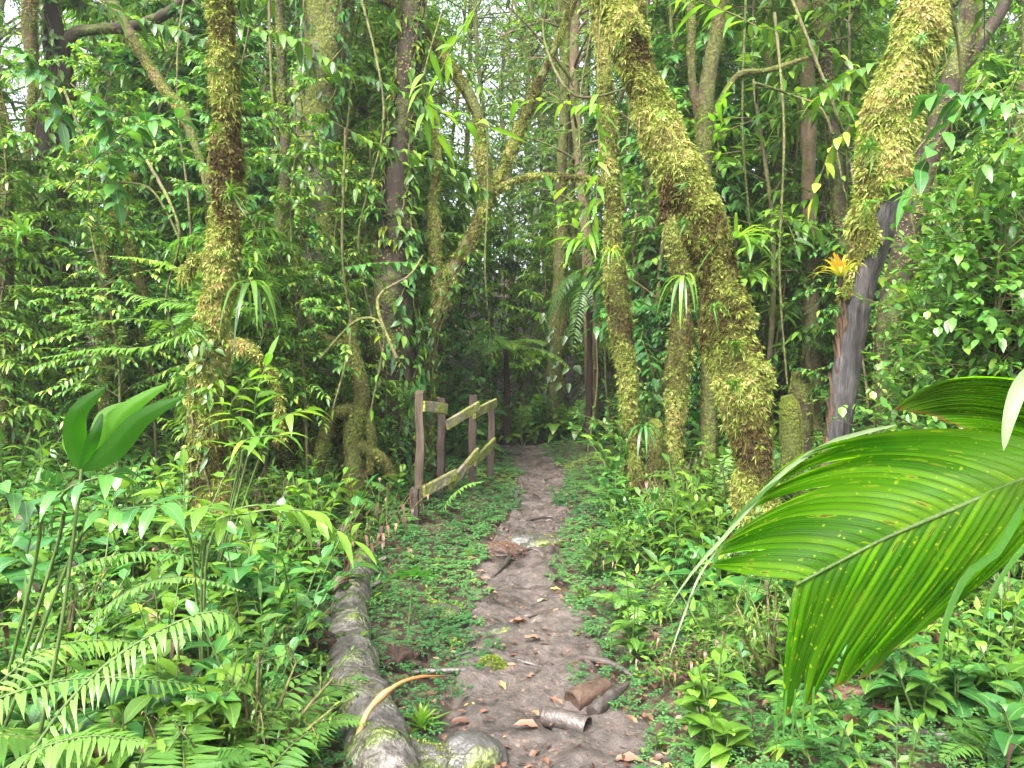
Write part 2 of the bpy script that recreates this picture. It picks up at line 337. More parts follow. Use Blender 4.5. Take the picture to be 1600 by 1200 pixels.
M['rock'] = barkmat('wet_rock', [(.3, (.018, .017, .016)), (.7, (.075, .07, .066))], 9, .4, (1, 1, 1), .7, mossc=(.15, .2, .03), mamt=.38, mscale=4, spec=.55)
M['wetwood'] = barkmat('wet_dark_wood', [(.3, (.018, .014, .013)), (.7, (.08, .065, .058))], 12, .35, (1, 1, 1), .6, spec=.6)
M['rustwood'] = barkmat('red_brown_wood', [(.3, (.025, .016, .012)), (.7, (.11, .07, .05))], 12, .5, (1, 1, 1), .6)

def soil(name, stops, wet, sc1):
    m, n = newmat(name); tc = node(n, 'ShaderNodeTexCoord'); co = tc.outputs['Object']
    a = noi(n, sc1, 8, co, .7); b2 = noi(n, 1.7, 3, co); f = math_(n, 'ADD', math_(n, 'MULTIPLY', a, .7), math_(n, 'MULTIPLY', b2, .3))
    c = ramp(n, stops, f)
    v = node(n, 'ShaderNodeTexVoronoi'); v.inputs['Scale'].default_value = 34; n.links.new(co, v.inputs['Vector'])
    k = math_(n, 'MULTIPLY', math_(n, 'LESS_THAN', v.outputs['Distance'], .3), math_(n, 'GREATER_THAN', noi(n, 5, 3, co), .52))
    c = mixc(n, math_(n, 'MULTIPLY', k, .5), c, ramp(n, [(0, (.05, .025, .018)), (.6, (.16, .09, .06)), (1, (.3, .22, .15))], v.outputs['Color']))
    b = node(n, 'ShaderNodeBsdfPrincipled'); n.links.new(c, b.inputs['Base Color'])
    r = ramp(n, [(.35, (wet,) * 3), (.62, (.85,) * 3)], noi(n, 4, 4, co)); n.links.new(r, b.inputs['Roughness'])
    bm = node(n, 'ShaderNodeBump'); bm.inputs['Strength'].default_value = .8; bm.inputs['Distance'].default_value = .02
    n.links.new(math_(n, 'ADD', noi(n, 40, 6, co, .7), math_(n, 'MULTIPLY', a, 1.2)), bm.inputs['Height']); n.links.new(bm.outputs[0], b.inputs['Normal'])
    o = node(n, 'ShaderNodeOutputMaterial'); n.links.new(b.outputs[0], o.inputs[0]); return m
M['soil'] = soil('forest_floor_soil', [(.3, (.018, .012, .008)), (.55, (.055, .035, .022)), (.75, (.1, .065, .04))], .5, 9)
M['mud'] = soil('path_mud', [(.34, (.014, .011, .009)), (.47, (.048, .038, .033)), (.63, (.108, .088, .078))], .22, 11)

# ---------------------------------------------------------------- tagging and copying
def tag(o, label=None, cat=None, group=None, kind=None):
    if label: o['label'] = label
    if cat: o['category'] = cat
    if group: o['group'] = group
    if kind: o['kind'] = kind
    return o
def thing(name, loc, label=None, cat=None, group=None):
    o = bpy.data.objects.new(name, None); COL.objects.link(o); o.location = [float(v) for v in loc]; o.empty_display_size = .1
    return tag(o, label, cat, group)
def copy_tree(o, parent=None):
    c = o.copy(); COL.objects.link(c); c.parent = parent
    for ch in o.children: copy_tree(ch, c)
    return c
def remove_tree(o):
    for ch in list(o.children): remove_tree(ch)
    bpy.data.objects.remove(o)

# ---------------------------------------------------------------- the setting: ground and path
def axis(a, b, fine, lo, hi, st):
    x = [lo]
    while x[-1] < hi:
        s = fine if a <= x[-1] < b else st
        dd = max(0, a - x[-1], x[-1] - b); x.append(x[-1] + fine + dd * st)
    return np.array(x)
gx = np.concatenate([-axis(-1, 3, .07, -1, 220, .09)[::-1][:-1] - 0.0, axis(-1, 3, .07, -1, 220, .09)]); gx = np.unique(np.round(gx, 4))
gy = np.unique(np.round(np.concatenate([-axis(0, 1, .5, 0, 60, .2)[::-1], axis(0, 12, .09, 0, 260, .08)]), 4))
X, Y = np.meshgrid(gx, gy, indexing='ij')
Z = H(X, Y); inside = np.clip(1.6 - np.abs(X - pc(Y)) / (pw(Y) + .02), 0, 1)
Z = Z - .06 * np.where(Y < 15, inside, 0) + .012 * noise(np.stack([X, Y, 0 * X], -1), 9, 2)
mb = MB(); mb.grid(np.stack([X, Y, Z], -1).transpose(1, 0, 2)); tag(mb.build('ground', M['soil']), kind='structure')
ys = np.concatenate([np.linspace(-1.5, 2.5, 40), np.arange(2.52, 13.0, .022)]); us = np.linspace(-1, 1, 64)
YY, UU = np.meshgrid(ys, us, indexing='ij'); hw = pw(YY) * 1.45
XX = pc(YY) + UU * hw
q = np.stack([XX, YY, 0 * XX], -1)
edge = np.clip((np.abs(UU) - .64 + .2 * noise(q, 2.6, 3) + .08 * noise(q, 11, 2)) / .28, 0, 1)
ZZ = H(XX, YY) + .012 - .11 * edge ** 1.3 + .022 * noise(q, 5, 3) + .016 * noise(q, 15, 3) + .012 * np.abs(noise(q + 5, 34, 3)) * (1.2 + noise(q + 2, 3, 2)) - .02 * np.clip(1 - np.abs(UU) * 2, 0, 1)
mb = MB(); mb.grid(np.stack([XX, YY, ZZ], -1)); tag(mb.build('path', M['mud']), kind='structure')

PEND = []
def queue(o, look, cat, group): PEND.append((o, look, cat, group))
# ---------------------------------------------------------------- plant parts
def frond(mb, p0, d, L, droop, npin, pl, pw_, ang=70, tint=.5, rows='low', side0=None, mat=0, smat=1, jitter=.12, r=.004, hang=.1, start=.12):
    d = nrm(np.asarray(d, float)); t = np.linspace(0, 1, 14)[:, None]
    C = p0 + d * L * (t - .25 * droop * t * t) + np.array([0, 0, -1.]) * droop * L * t * t
    side = np.cross(d, [0, 0, 1.]) if side0 is None else np.asarray(side0, float)
    side = side / max(np.linalg.norm(side), 1e-6)
    tube(mb, C, [r, r * .3], n=14, sides=3, mat=smat, cap=False, tint=.5)
    tt = np.linspace(start, .99, npin); ix = tt * 13; i = np.minimum(ix.astype(int), 12); f = (ix - i)[:, None]
    B = C[i] * (1 - f) + C[i + 1] * f; T = nrm(C[i + 1] - C[i]); up = nrm(np.cross(side, T)) ; up = np.where(up[:, 2:3] < 0, -up, up)
    env = np.clip(np.minimum((tt - start + .06) * 6, 1) * (1 - (tt) ** 2.6) ** .8, .06, 1)
    for s in (-1, 1):
        a = np.radians(ang) * (1 + U(-jitter, jitter, npin))
        dv = T * np.cos(a)[:, None] + side * s * np.sin(a)[:, None] + up * U(-.1, .15, npin)[:, None]
        leaves(mb, B, dv, up, pl * env * U(.9, 1.1, npin), pw_ * (.5 + .5 * env), droop=hang + U(-.05, .1, npin), fold=.1, rows=rows, kind='lance', tint=np.clip(tint + U(-.12, .12, npin), 0, 1), mat=mat)
    return C
def twig_leaves(mb, C, n, L, W, kind='lance', droop=.3, spread=55, tint=(.2, .9), rows='mid', mat=0, updir=(0, 0, 1), lo=.1, planar=.6, fold=.25):
    C = np.asarray(C); m = len(C); tt = np.linspace(lo, 1, n); ix = tt * (m - 1); i = np.minimum(ix.astype(int), m - 2); f = (ix - i)[:, None]
    B = C[i] * (1 - f) + C[i + 1] * f; T = nrm(C[i + 1] - C[i])
    side = nrm(np.cross(T, np.array(updir)) + 1e-4); up = np.cross(side, T)
    s = np.where(np.arange(n) % 2 == 0, 1., -1.)[:, None]; rr = U(-1, 1, n)[:, None] * (1 - planar)
    dv = nrm(T * math.cos(math.radians(spread)) + (side * s + up * rr) * math.sin(math.radians(spread)) + RNG.normal(size=(n, 3)) * .12)
    dv[-1] = T[-1]
    leaves(mb, B, dv, nrm(np.array([0, 0, 1.]) + RNG.normal(size=(n, 3)) * .3), L * U(.7, 1.15, n), W * U(.75, 1.1, n), droop=droop * U(.4, 1.6, n), fold=fold, rows=rows, kind=kind, tint=np.clip(U(*tint, n), 0, 1), mat=mat)
def arc(p0, d, L, droop, n=8):
    t = np.linspace(0, 1, n)[:, None]; d = nrm(np.asarray(d, float)); return p0 + d * L * t + np.array([0, 0, -1.]) * droop * L * t * t
def dirv(az, el): return np.array([math.cos(az) * math.cos(el), math.sin(az) * math.cos(el), math.sin(el)])

def proto(name, mats_stem, mats_leaf, fn):
    """fn(stem_mb, leaf_mb) -> builds; returns an Empty with stem and foliage"""
    e = thing(name, (0, 0, 0)); a, b = MB(), MB(); fn(a, b)
    if a.v: a.build('stem', mats_stem, e)
    b.build('foliage', mats_leaf, e)
    return e
def f_herb(Hh, L, W, kind, n_st=3, nl=9, droop=.35, rows='mid', spread=62, lean=.35):
    def fn(a, b):
        for k in range(n_st):
            az = U(0, 6.28); h = Hh * U(.6, 1.05); C = arc(np.array([U(-.04, .04), U(-.04, .04), -.03]), dirv(az, math.radians(U(90 - 60 * lean, 88))), h, .1)
            tube(a, C, [.006, .003], sides=5, n=9, cap=False)
            Cs = smooth_path(C, 12); m = nl; tt = np.linspace(.3, 1, m); ii = np.minimum((tt * 11).astype(int), 10); B = Cs[ii]
            az2 = np.arange(m) * 2.4 + U(0, 6); el = np.radians(np.linspace(5, 50, m) + U(-12, 12, m))
            dv = np.stack([np.cos(az2) * np.cos(el), np.sin(az2) * np.cos(el), np.sin(el)], -1)
            sz = np.sin(np.pi * (.2 + .65 * (tt - .3) / .7))
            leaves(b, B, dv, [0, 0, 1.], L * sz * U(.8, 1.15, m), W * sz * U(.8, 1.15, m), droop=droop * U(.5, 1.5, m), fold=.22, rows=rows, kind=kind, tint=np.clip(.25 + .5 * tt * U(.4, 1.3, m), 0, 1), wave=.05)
    return fn
def f_pairs(Hh, L, W, kind, nb=5, nl=10, droop=.3, tint=(.2, .9), rows='mid'):
    def fn(a, b):
        for k in range(nb):
            az = k * 6.28 / nb + U(-.4, .4); C = arc(np.array([0, 0, -.03]), dirv(az, math.radians(U(48, 82))), Hh * U(.7, 1.1), U(.15, .4), 10)
            tube(a, C, [.007, .002], sides=5, n=12, cap=False); twig_leaves(b, C, nl, L, W, kind, droop, tint=tint, rows=rows, lo=.25)
    return fn
def f_fern(L, nf, npin, pl, droop=.5, el=(35, 65), start=.12):
    def fn(a, b):
        for k in range(nf):
            az = k * 6.28 / nf + U(-.3, .3)
            frond(b, np.array([0, 0, 0.]), dirv(az, math.radians(U(*el))), L * U(.75, 1.1), droop * U(.7, 1.3), npin, pl, pl * .22, tint=U(.3, .8), start=start)
    return fn
def f_shrub(R, Ht, nb, ncl, L, W, kind='ell', rows='mid', nleaf=8):
    def fn(a, b):
        for k in range(nb):
            az = U(0, 6.28); el = math.radians(U(30, 88)); C = arc(np.array([0, 0, 0.]), dirv(az, el), Ht * U(.6, 1), U(0, .15), 6) * np.array([R / Ht * 1.3, R / Ht * 1.3, 1])
            tube(a, C, [.014, .004], sides=5, n=9, cap=False)
            Cs = smooth_path(C, 12)
            for q_ in range(ncl):
                j = RNG.integers(4, 12); d2 = nrm(RNG.normal(size=3) * .8 + dirv(az, .5) * .5 + np.array([0, 0, .5])); l2 = U(.12, .3) * Ht / 1.2
                c2 = arc(Cs[j], d2, l2, .05, 4); tube(a, c2, [.004, .0015], sides=3, n=5, cap=False)
                m = nleaf; tt = np.linspace(.35, 1, m)[:, None]; B = c2[0] * (1 - tt) + c2[-1] * tt
                dv = nrm(d2 * .7 + RNG.normal(size=(m, 3)) * .75 + np.array([0, 0, .25]))
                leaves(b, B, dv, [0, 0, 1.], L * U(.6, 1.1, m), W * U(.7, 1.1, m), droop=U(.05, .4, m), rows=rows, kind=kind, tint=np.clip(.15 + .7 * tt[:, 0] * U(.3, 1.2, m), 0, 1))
    return fn
def f_sapling(Ht, nb, blen, L, W, kind='lance', rows='mid', r=.02, lo=.25, ntw=3, tint=(.1, .85), leafn=11, droop=.4):
    def fn(a, b):
        C = np.array([[0, 0, -.1], [U(-.1, .1), U(-.1, .1), Ht * .35], [U(-.25, .25), U(-.25, .25), Ht * .7], [U(-.3, .3), U(-.3, .3), Ht]])
        tube(a, C, [r, r * .3], sides=7, n=22, lump=.12, ls=5, cap=False); Cs = smooth_path(C, 40)
        for k in range(nb):
            j = int(U(lo, 1) * 39); az = U(0, 6.28); l = blen * U(.6, 1.2) * (1.2 - .6 * j / 39)
            c2 = arc(Cs[j], dirv(az, math.radians(U(-5, 50))), l, U(.1, .45), 8); tube(a, c2, [r * .35, .002], sides=4, n=9, cap=False)
            for q_ in range(ntw):
                i = RNG.integers(1, 8); c3 = arc(c2[i], dirv(az + U(-1.3, 1.3), U(-.4, .6)), l * U(.3, .6), U(.1, .5), 6)
                tube(a, c3, [.003, .0015], sides=3, n=6, cap=False)
                twig_leaves(b, c3, leafn, L, W, kind, droop, tint=tint, rows=rows)
            twig_leaves(b, c2, leafn, L, W, kind, droop, tint=tint, rows=rows, lo=.3)
    return fn
def f_rosette(n, L, W, droop=.6, el=(20, 80), rows='hi', tint=(.2, .8), kind='strap'):
    def fn(a, b):
        az = np.arange(n) * 2.4; e = np.radians(np.linspace(el[1], el[0], n))
        dv = np.stack([np.cos(az) * np.cos(e), np.sin(az) * np.cos(e), np.sin(e)], -1)
        leaves(b, np.zeros((n, 3)) + dv * .01, dv, [0, 0, 1.], L * U(.7, 1.1, n), W * U(.8, 1.1, n), droop=droop * U(.5, 1.3, n), fold=.35, rows=rows, kind=kind, tint=U(*tint, n))
    return fn

PR = {}
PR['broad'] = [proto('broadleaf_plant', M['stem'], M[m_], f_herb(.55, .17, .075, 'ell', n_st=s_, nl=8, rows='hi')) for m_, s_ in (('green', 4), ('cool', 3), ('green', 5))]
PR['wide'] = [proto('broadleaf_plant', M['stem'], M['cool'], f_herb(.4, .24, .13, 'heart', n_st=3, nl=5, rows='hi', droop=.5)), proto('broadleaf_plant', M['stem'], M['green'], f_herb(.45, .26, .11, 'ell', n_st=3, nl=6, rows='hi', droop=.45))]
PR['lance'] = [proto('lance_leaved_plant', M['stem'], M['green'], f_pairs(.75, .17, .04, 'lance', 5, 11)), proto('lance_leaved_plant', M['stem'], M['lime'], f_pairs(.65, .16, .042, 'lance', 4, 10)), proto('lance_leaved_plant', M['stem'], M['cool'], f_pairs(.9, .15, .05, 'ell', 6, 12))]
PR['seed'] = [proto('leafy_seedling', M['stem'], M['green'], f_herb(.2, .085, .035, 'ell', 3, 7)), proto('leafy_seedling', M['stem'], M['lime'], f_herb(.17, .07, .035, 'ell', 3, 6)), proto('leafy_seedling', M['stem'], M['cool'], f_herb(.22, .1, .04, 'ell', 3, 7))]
PR['fernn'] = []
for k in range(3):
    e = thing('fern', (0, 0, 0)); n_ = 7 + k
    for j in range(n_):
        b = MB(); frond(b, np.zeros(3), dirv(j * 6.28 / n_ + U(-.3, .3), math.radians(U(35, 70))), U(.6, .85), U(.4, .7), 26, .13, .022, tint=U(.3, .85), rows='mid')
        b.build('frond', [M['fern'], M['stem']], e)
    PR['fernn'].append(e)
PR['fern'] = [proto('fern', M['stem'], [M['fern'], M['stem']], f_fern(.8, 8, 20, .14)), proto('fern', M['stem'], [M['fern'], M['stem']], f_fern(.6, 10, 18, .1, .4))]
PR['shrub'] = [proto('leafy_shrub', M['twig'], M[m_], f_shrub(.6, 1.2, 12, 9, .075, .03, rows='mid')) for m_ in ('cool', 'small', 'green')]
PR['sap'] = [proto('understory_sapling', M['twig'], M['green'], f_sapling(4.2, 34, .8, .13, .045, tint=(.05, .9))),
             proto('understory_sapling', M['twig'], M['cool'], f_sapling(3.6, 34, .7, .1, .045, 'ell', tint=(.05, .9))),
             proto('understory_sapling', M['twig'], M['small'], f_sapling(4.8, 44, .8, .085, .035, 'ell', tint=(.2, 1), leafn=13)),
             proto('understory_sapling', M['twig'], M['lime'], f_sapling(3.4, 24, .7, .15, .04, 'lance', tint=(0, .9)))]
PR['grass'] = [proto('strap_leaved_tuft', M['stem'], M['fern'], f_rosette(26, .35, .022, .5))]
PR['epi'] = [proto('epiphyte', M['stem'], M['fern'], f_rosette(18, .32, .028, .9, (-10, 70))), proto('epiphyte', M['stem'], M['green'], f_rosette(12, .22, .04, .7, (0, 60)))]

# forest trees for the middle distance and beyond: tall trunk, leafy branches
def forest_tree(Ht, r, bark, leafm, nb, L, lo, moss_n=0, blen=1.6, lean=.4):
    e = thing('forest_tree', (0, 0, 0)); a, b, c = MB(), MB(), MB()
    pts = [[0, 0, -.3]] + [[U(-lean, lean) * k / 4, U(-lean, lean) * k / 4, Ht * k / 4] for k in range(1, 5)]
    C, R, T, D, RR = tube(a, pts, [r * 1.25, r, r * .85, r * .7, r * .35], sides=12, n=46, lump=.12, ls=4, cap=False)
    if moss_n: moss(c, C, D, RR, moss_n, .045, patch=1.5, thr=-.3, tshift=-.05)
    for k in range(nb):
        j = int(U(lo, 1) * 44); az = U(0, 6.28); l = blen * U(.5, 1.2)
        c2 = arc(C[j], dirv(az, math.radians(U(5, 55))), l, U(.05, .35), 8); tube(a, c2, [r * .28, .006], sides=5, n=10, cap=False, lump=.1)
        for q_ in range(6):
            i = RNG.integers(2, 8); c3 = arc(c2[i], dirv(az + U(-1.4, 1.4), U(-.5, .7)), l * U(.25, .5), U(.1, .4), 5)
            tube(a, c3, [.006, .002], sides=3, n=5, cap=False)
            twig_leaves(b, c3, 12, L, L * .42, 'ell', .3, rows='low', tint=(0, 1), planar=.2)
    a.build('trunk', M[bark], e); b.build('crown', M[leafm], e)
    if moss_n: c.build('moss', M['moss'], e)
    return e
PR['tree'] = [forest_tree(9.5, .12, 'bark_moss', 'far', 60, .12, .2, 1500), forest_tree(10.5, .09, 'bark_brown', 'far', 60, .1, .25), forest_tree(9, .16, 'bark_dark', 'green', 64, .13, .2, 1500), forest_tree(11, .07, 'bark_moss', 'small', 60, .1, .22, 800)]
def liana():
    e = thing('hanging_liana', (0, 0, 0)); a = MB(); b = MB()
    pts = [[U(-.08, .08) + .15 * math.sin(k), U(-.08, .08), k * 1.0 - .1] for k in range(9)]
    C, *_ = tube(a, pts, [.014, .01], sides=5, n=40, lump=.15, cap=False); twig_leaves(b, C, 16, .07, .035, 'ell', .4, planar=.0, spread=75)
    a.build('stem', M['twig'], e); b.build('foliage', M['green'], e); return e
PR['liana'] = [liana() for _ in range(3)]

# ---------------------------------------------------------------- labels by landmark
LM = [((-.6, 8.2), 'the wooden fence'), ((-.75, 4.0), 'the fallen mossy log'), ((1.7, 5.5), 'the thick leaning mossy trunk'), ((2.05, 5.0), 'the bare dark trunk'),
      ((1.35, 7.5), 'the twin slim mossy trunks'), ((1.1, 2.1), 'the big pleated palm leaf'), ((.1, 12.5), 'the far end of the path'), ((-2.05, 5.5), 'the shaggy left trunk'),
      ((.1, 3.2), 'the cut log in the path'), ((-2.4, 2.4), 'the young two-lobed palm'), ((-5.2, 9), 'the black trunk by the sky gap'), ((4.6, 7.2), 'the dark forked trunk'),
      ((-1.3, 8.8), 'the broad dark tree'), ((2.6, 4.4), 'the glossy small-leaved shrub'), ((-2.0, 8.3), 'the pale grey tree'), ((.8, 14), 'the trunk beyond the path'), ((3.4, 9), 'the straight brown trunk'),
      ((-5.5, 5), 'the left edge of the clearing'), ((-9, 15), 'the forest behind the black trunk'), ((8, 15), 'the forest behind the forked trunk'), ((0, 19), 'the rising forest slope')]
def where(x, y):
    dd = [((x - a) ** 2 + ((y - b) * .7) ** 2, a, b, n) for (a, b), n in LM]; _, a, b, n = min(dd)
    dx = x / max(y, .1) - a / b; dy = y - b
    if abs(dx) * y > abs(dy) * .55: rel = 'right of' if dx > 0 else 'left of'
    else: rel = 'behind' if dy > 0 else 'in front of'
    return rel + ' ' + n
def queue(o, look, cat, group): PEND.append((o, look, cat, group))
ORD = ['nearest', 'second nearest', 'third nearest', 'fourth nearest', 'fifth nearest', 'sixth nearest']
def flush_labels():
    cells = {}
    for o, look, cat, group in PEND:
        k = (look, where(o.location.x, o.location.y)); cells.setdefault(k, []).append((o, cat, group))
    for (look, wh), L_ in cells.items():
        L_.sort(key=lambda t: t[0].location.y)
        for i, (o, cat, group) in enumerate(L_):
            if len(L_) == 1: lb = look + ' ' + wh
            elif len(L_) <= 6: lb = '%s %s, %s' % (look, wh, ORD[i])
            else: lb = look + ' ' + wh
            tag(o, lb, cat, group)
def place(kind, x, y, s=1.0, look='', cat='plant', group='', z=None, idx=None, rz=None, tilt=.08):
    pr = PR[kind][RNG.integers(len(PR[kind])) if idx is None else idx]
    o = copy_tree(pr); o.location = (x, y, float(H(x, y)) if z is None else z)
    o.rotation_euler = (U(-tilt, tilt), U(-tilt, tilt), U(0, 6.28) if rz is None else rz); o.scale = (s,) * 3
    queue(o, look, cat, group); return o

# ---------------------------------------------------------------- the trees one can tell apart
def wpts(pts, d):
    W_, R_ = [], []
    for p in pts:
        dd = p[3] if len(p) > 3 else d
        W_.append(P(p[0], p[1], dd)); R_.append(p[2] / 2 * dd / FPX)
    return W_, R_
def crown_parts(a, b, C, R, lo, nb, blen, L, matspread=12, up=(0, 45)):
    tm = 1 if a is b else 0
    m = len(C)
    for k in range(nb):
        j = int(U(lo, 1) * (m - 1)); az = U(0, 6.28); l = blen * U(.5, 1.2)
        c2 = arc(C[j], dirv(az, math.radians(U(*up))), l, U(.05, .35), 8); tube(a, c2, [max(R[j] * .3, .01), .005], sides=5, n=10, cap=False, lump=.1, mat=tm)
        for q_ in range(5):
            i = RNG.integers(2, 8); c3 = arc(c2[i], dirv(az + U(-1.4, 1.4), U(-.5, .7)), l * U(.25, .5), U(.1, .4), 5)
            tube(a, c3, [.006, .002], sides=3, n=5, cap=False, mat=tm); twig_leaves(b, c3, matspread, L, L * .42, 'ell', .3, rows='low', tint=(0, 1), planar=.2)
def big_tree(label, pts, d, bark='bark_moss', branches=(), mossd=0, msize=.03, mlo=0, mhi=1, mthr=-9, mshag=.3, tsh=0, top=7.5, crown=3, leafm='far', lump=.14, sides=16, cL=.13, patch=3.0, crown_lo=.8, mossm='moss', group=None, base_flare=1.15, ragged=0, rf=1.0, cat='tree', name='forest_tree'):
    Wp, Rp = wpts(pts, d); Rp = [q_ * rf * (.8 if mossd > 1500 else .92) for q_ in Rp]
    gz = float(H(Wp[0][0], Wp[0][1]))
    if Wp[0][2] > gz + .1: Wp.insert(0, np.array([Wp[0][0], Wp[0][1], gz - .15])); Rp.insert(0, Rp[0] * base_flare)
    else: Wp[0] = np.array([Wp[0][0], Wp[0][1], gz - .15])
    if top > Wp[-1][2] + .3:
        dd = Wp[-1] - Wp[-2]; dd = dd / max(np.linalg.norm(dd), .01); rem = top - Wp[-1][2]
        e1 = Wp[-1] + (dd * .5 + np.array([0, 0, .5])) * rem * .5; e2 = e1 + np.array([dd[0] * .3, dd[1] * .3, .9]) * rem * .5
        Wp += [e1, e2]; Rp += [Rp[-1] * .85, Rp[-1] * .55]
    t = thing(name, Wp[0], label, cat, group)
    ln = sum(np.linalg.norm(np.array(Wp[i + 1]) - Wp[i]) for i in range(len(Wp) - 1))
    mb, ms = MB(), MB(); C, R, T, D, RR = tube(mb, Wp, Rp, n=int(ln / .045), sides=sides, lump=lump * 1.4, ls=7); mb.build('trunk', M[bark], t)
    if mossd:
        mossd = mossd * 1.7
        n = int(ln * 2 * math.pi * np.mean(R) * mossd); moss(ms, C, D, RR, n, msize, mlo, mhi, patch, mthr, shag=mshag, tshift=tsh, ragged=ragged)
    for br in branches:
        Bp, Br = wpts(br, d)
        b2 = MB(); c2, r2, t2, D2, RR2 = tube(b2, Bp, Br, sides=9, n=max(12, len(br) * 6), lump=lump, ls=6); b2.build('branch', M[bark], t)
        if mossd: moss(ms, c2, D2, RR2, int(mossd * len(c2) * .006 + mossd * .35 * float(np.mean(r2)) * 2 * math.pi * np.linalg.norm(c2[-1] - c2[0]) * 2), msize, thr=mthr, patch=patch, shag=mshag, tshift=tsh)
    if ms.v: ms.build('moss', M[mossm], t)
    if crown:
        b = MB(); crown_parts(b, b, C, R, crown_lo, crown, 1.6, cL); b.build('crown', [M[leafm], M[bark]], t)
    return t, C, R

TR = {}
big_tree('thick leaning tree trunk thickly coated in yellow green moss, right of the path', [(1190, 905, 112), (1180, 720, 100), (1150, 560, 92), (1112, 400, 86), (1062, 265, 80), (1005, 140, 74), (965, 20, 66), (940, -120, 58)], 5.5,
         branches=[[(970, 40, 34), (930, -20, 26), (880, -90, 18)], [(1062, 260, 30), (1045, 300, 16), (1035, 340, 5)]], mossd=15000, msize=.034, mshag=.8, lump=.28, sides=32, tsh=.03, patch=2.6, rf=.82)
t, C, R = big_tree('mossy tree trunk with a smooth bare dark lower stem, behind the big palm leaf', [(1285, 840, 40), (1296, 760, 38), (1313, 650, 39), (1328, 550, 42), (1345, 450, 48), (1366, 360, 62), (1380, 260, 66), (1398, 150, 62), (1432, 50, 56), (1465, -60, 50)], 5.0,
         bark='bare', rf=1.2, mossd=14000, msize=.032, mlo=.40, mhi=1, mshag=1.0, ragged=.14, lump=.1, sides=28, tsh=.1)
for sd in (0, 1):      # bark edges that curl away from the bare wood, one strip down each flank
    mb = MB()
    for k in range(150):
        f = U(.04, .5); i = int(f * (len(C) - 1)); a_ = U(-.9, .2) if sd else U(2.6, 3.6); n_ = np.array([math.cos(a_), math.sin(a_), 0])
        leaves(mb, C[i] + n_ * R[i] * .98, np.array([0, 0, 1.]) + RNG.normal(size=3) * .15, n_, U(.05, .16), U(.012, .03), droop=U(-.1, .1), fold=-.4, rows='mid', kind='strap', tint=[.4])
    mb.build('peeling_bark', M['peel'], t)
big_tree('slim mossy trunk, the left and taller of the twin trunks beside the path', [(1002, 808, 46), (1000, 760, 44), (986, 650, 34), (972, 530, 38), (960, 420, 40), (957, 330, 34), (950, 220, 32), (943, 100, 30), (932, 0, 28)], 7.5, mossd=10000, msize=.03, mthr=-.7, lump=.3, mshag=.7, rf=.82, tsh=-.02)
big_tree('slim mossy trunk, the right of the twin trunks, passing behind the leaning trunk', [(1048, 808, 48), (1050, 740, 44), (1056, 620, 40), (1066, 490, 40), (1060, 400, 36), (1035, 280, 26), (1012, 150, 20), (1000, 0, 18)], 7.6, mossd=10000, msize=.03, mthr=-.7, lump=.3, mshag=.7, rf=.82, tsh=-.02)
big_tree('short broken mossy stump standing between the twin slim trunks', [(1022, 808, 46), (1024, 740, 42), (1022, 672, 26), (1024, 655, 12)], 7.45, mossd=7000, top=0, crown=0, name='mossy_stump', cat='stump', tsh=-.1)
big_tree('mossy trunk standing alone where the path ends, arrow leaves climbing it', [(868, 640, 32), (868, 560, 28), (874, 470, 28), (876, 380, 24), (876, 290, 22), (882, 180, 20), (884, 60, 18), (880, -30, 16)], 14, mossd=2500, msize=.03, mthr=-.3)
TR['fork'] = big_tree('forked mossy tree behind the fence with a bare leaning limb', [(664, 640, 34), (672, 540, 32), (690, 470, 36), (712, 420, 34), (738, 370, 28), (765, 305, 28), (800, 235, 22), (832, 150, 20), (872, 65, 15), (905, -30, 12)], 9,
         branches=[[(765, 305, 24), (752, 240, 20), (746, 175, 18), (705, 105, 16), (655, 40, 14), (590, -10, 12)], [(772, 298, 12), (820, 278, 9), (880, 276, 8), (950, 284, 6)], [(690, 470, 22), (682, 400, 16), (676, 320, 12), (684, 250, 9), (676, 180, 7)]], mossd=8000, msize=.03, mthr=-.5, rf=.82, mshag=.7, tsh=-.06)
TR['dark'] = big_tree('broad dark brown tree behind the fence, hung with small leafy climbers', [(612, 700, 98), (612, 600, 92), (613, 480, 78), (618, 350, 62), (622, 250, 50), (636, 130, 42), (648, -10, 36)], 8.8, bark='bark_dark', mossd=700, msize=.035, mthr=.1, crown=4)
TR['pale'] = big_tree('pale grey tree with green moss on its left flank near the frame top', [(494, 640, 84), (492, 500, 72), (490, 350, 70), (492, 200, 74), (505, 90, 84), (520, -40, 80)], 8.3, bark='bark_grey', mossd=1200, msize=.035, mthr=.15, mossm='mossgreen', tsh=.15, crown=4)
TR['shaggy'] = big_tree('shaggy moss covered tree left of the path, swollen and tangled at its base', [(326, 900, 66), (326, 760, 62), (322, 620, 62), (332, 520, 54), (348, 410, 48), (356, 300, 46), (354, 200, 42), (350, 100, 40), (345, 10, 40), (338, -90, 36)], 5.5,
         branches=[[(330, 560, 26), (380, 540, 14), (430, 600, 9), (440, 690, 6)], [(345, 430, 20), (310, 405, 14), (285, 440, 8)]], mossd=12000, msize=.033, rf=.92, mshag=.9, lump=.24, sides=24, tsh=-.06)
TR['black'] = big_tree('blackish trunk standing before the white sky gap at the left', [(84, 700, 62), (84, 500, 56), (82, 340, 54), (84, 200, 54), (92, 110, 50), (78, 20, 30), (66, -60, 24)], 9, bark='bark_dark', mossd=900, msize=.035, mthr=.1,
         branches=[[(92, 120, 20), (110, 58, 18), (150, 46, 17), (205, 42, 18), (260, 22, 16), (310, -20, 14)]], crown=5)
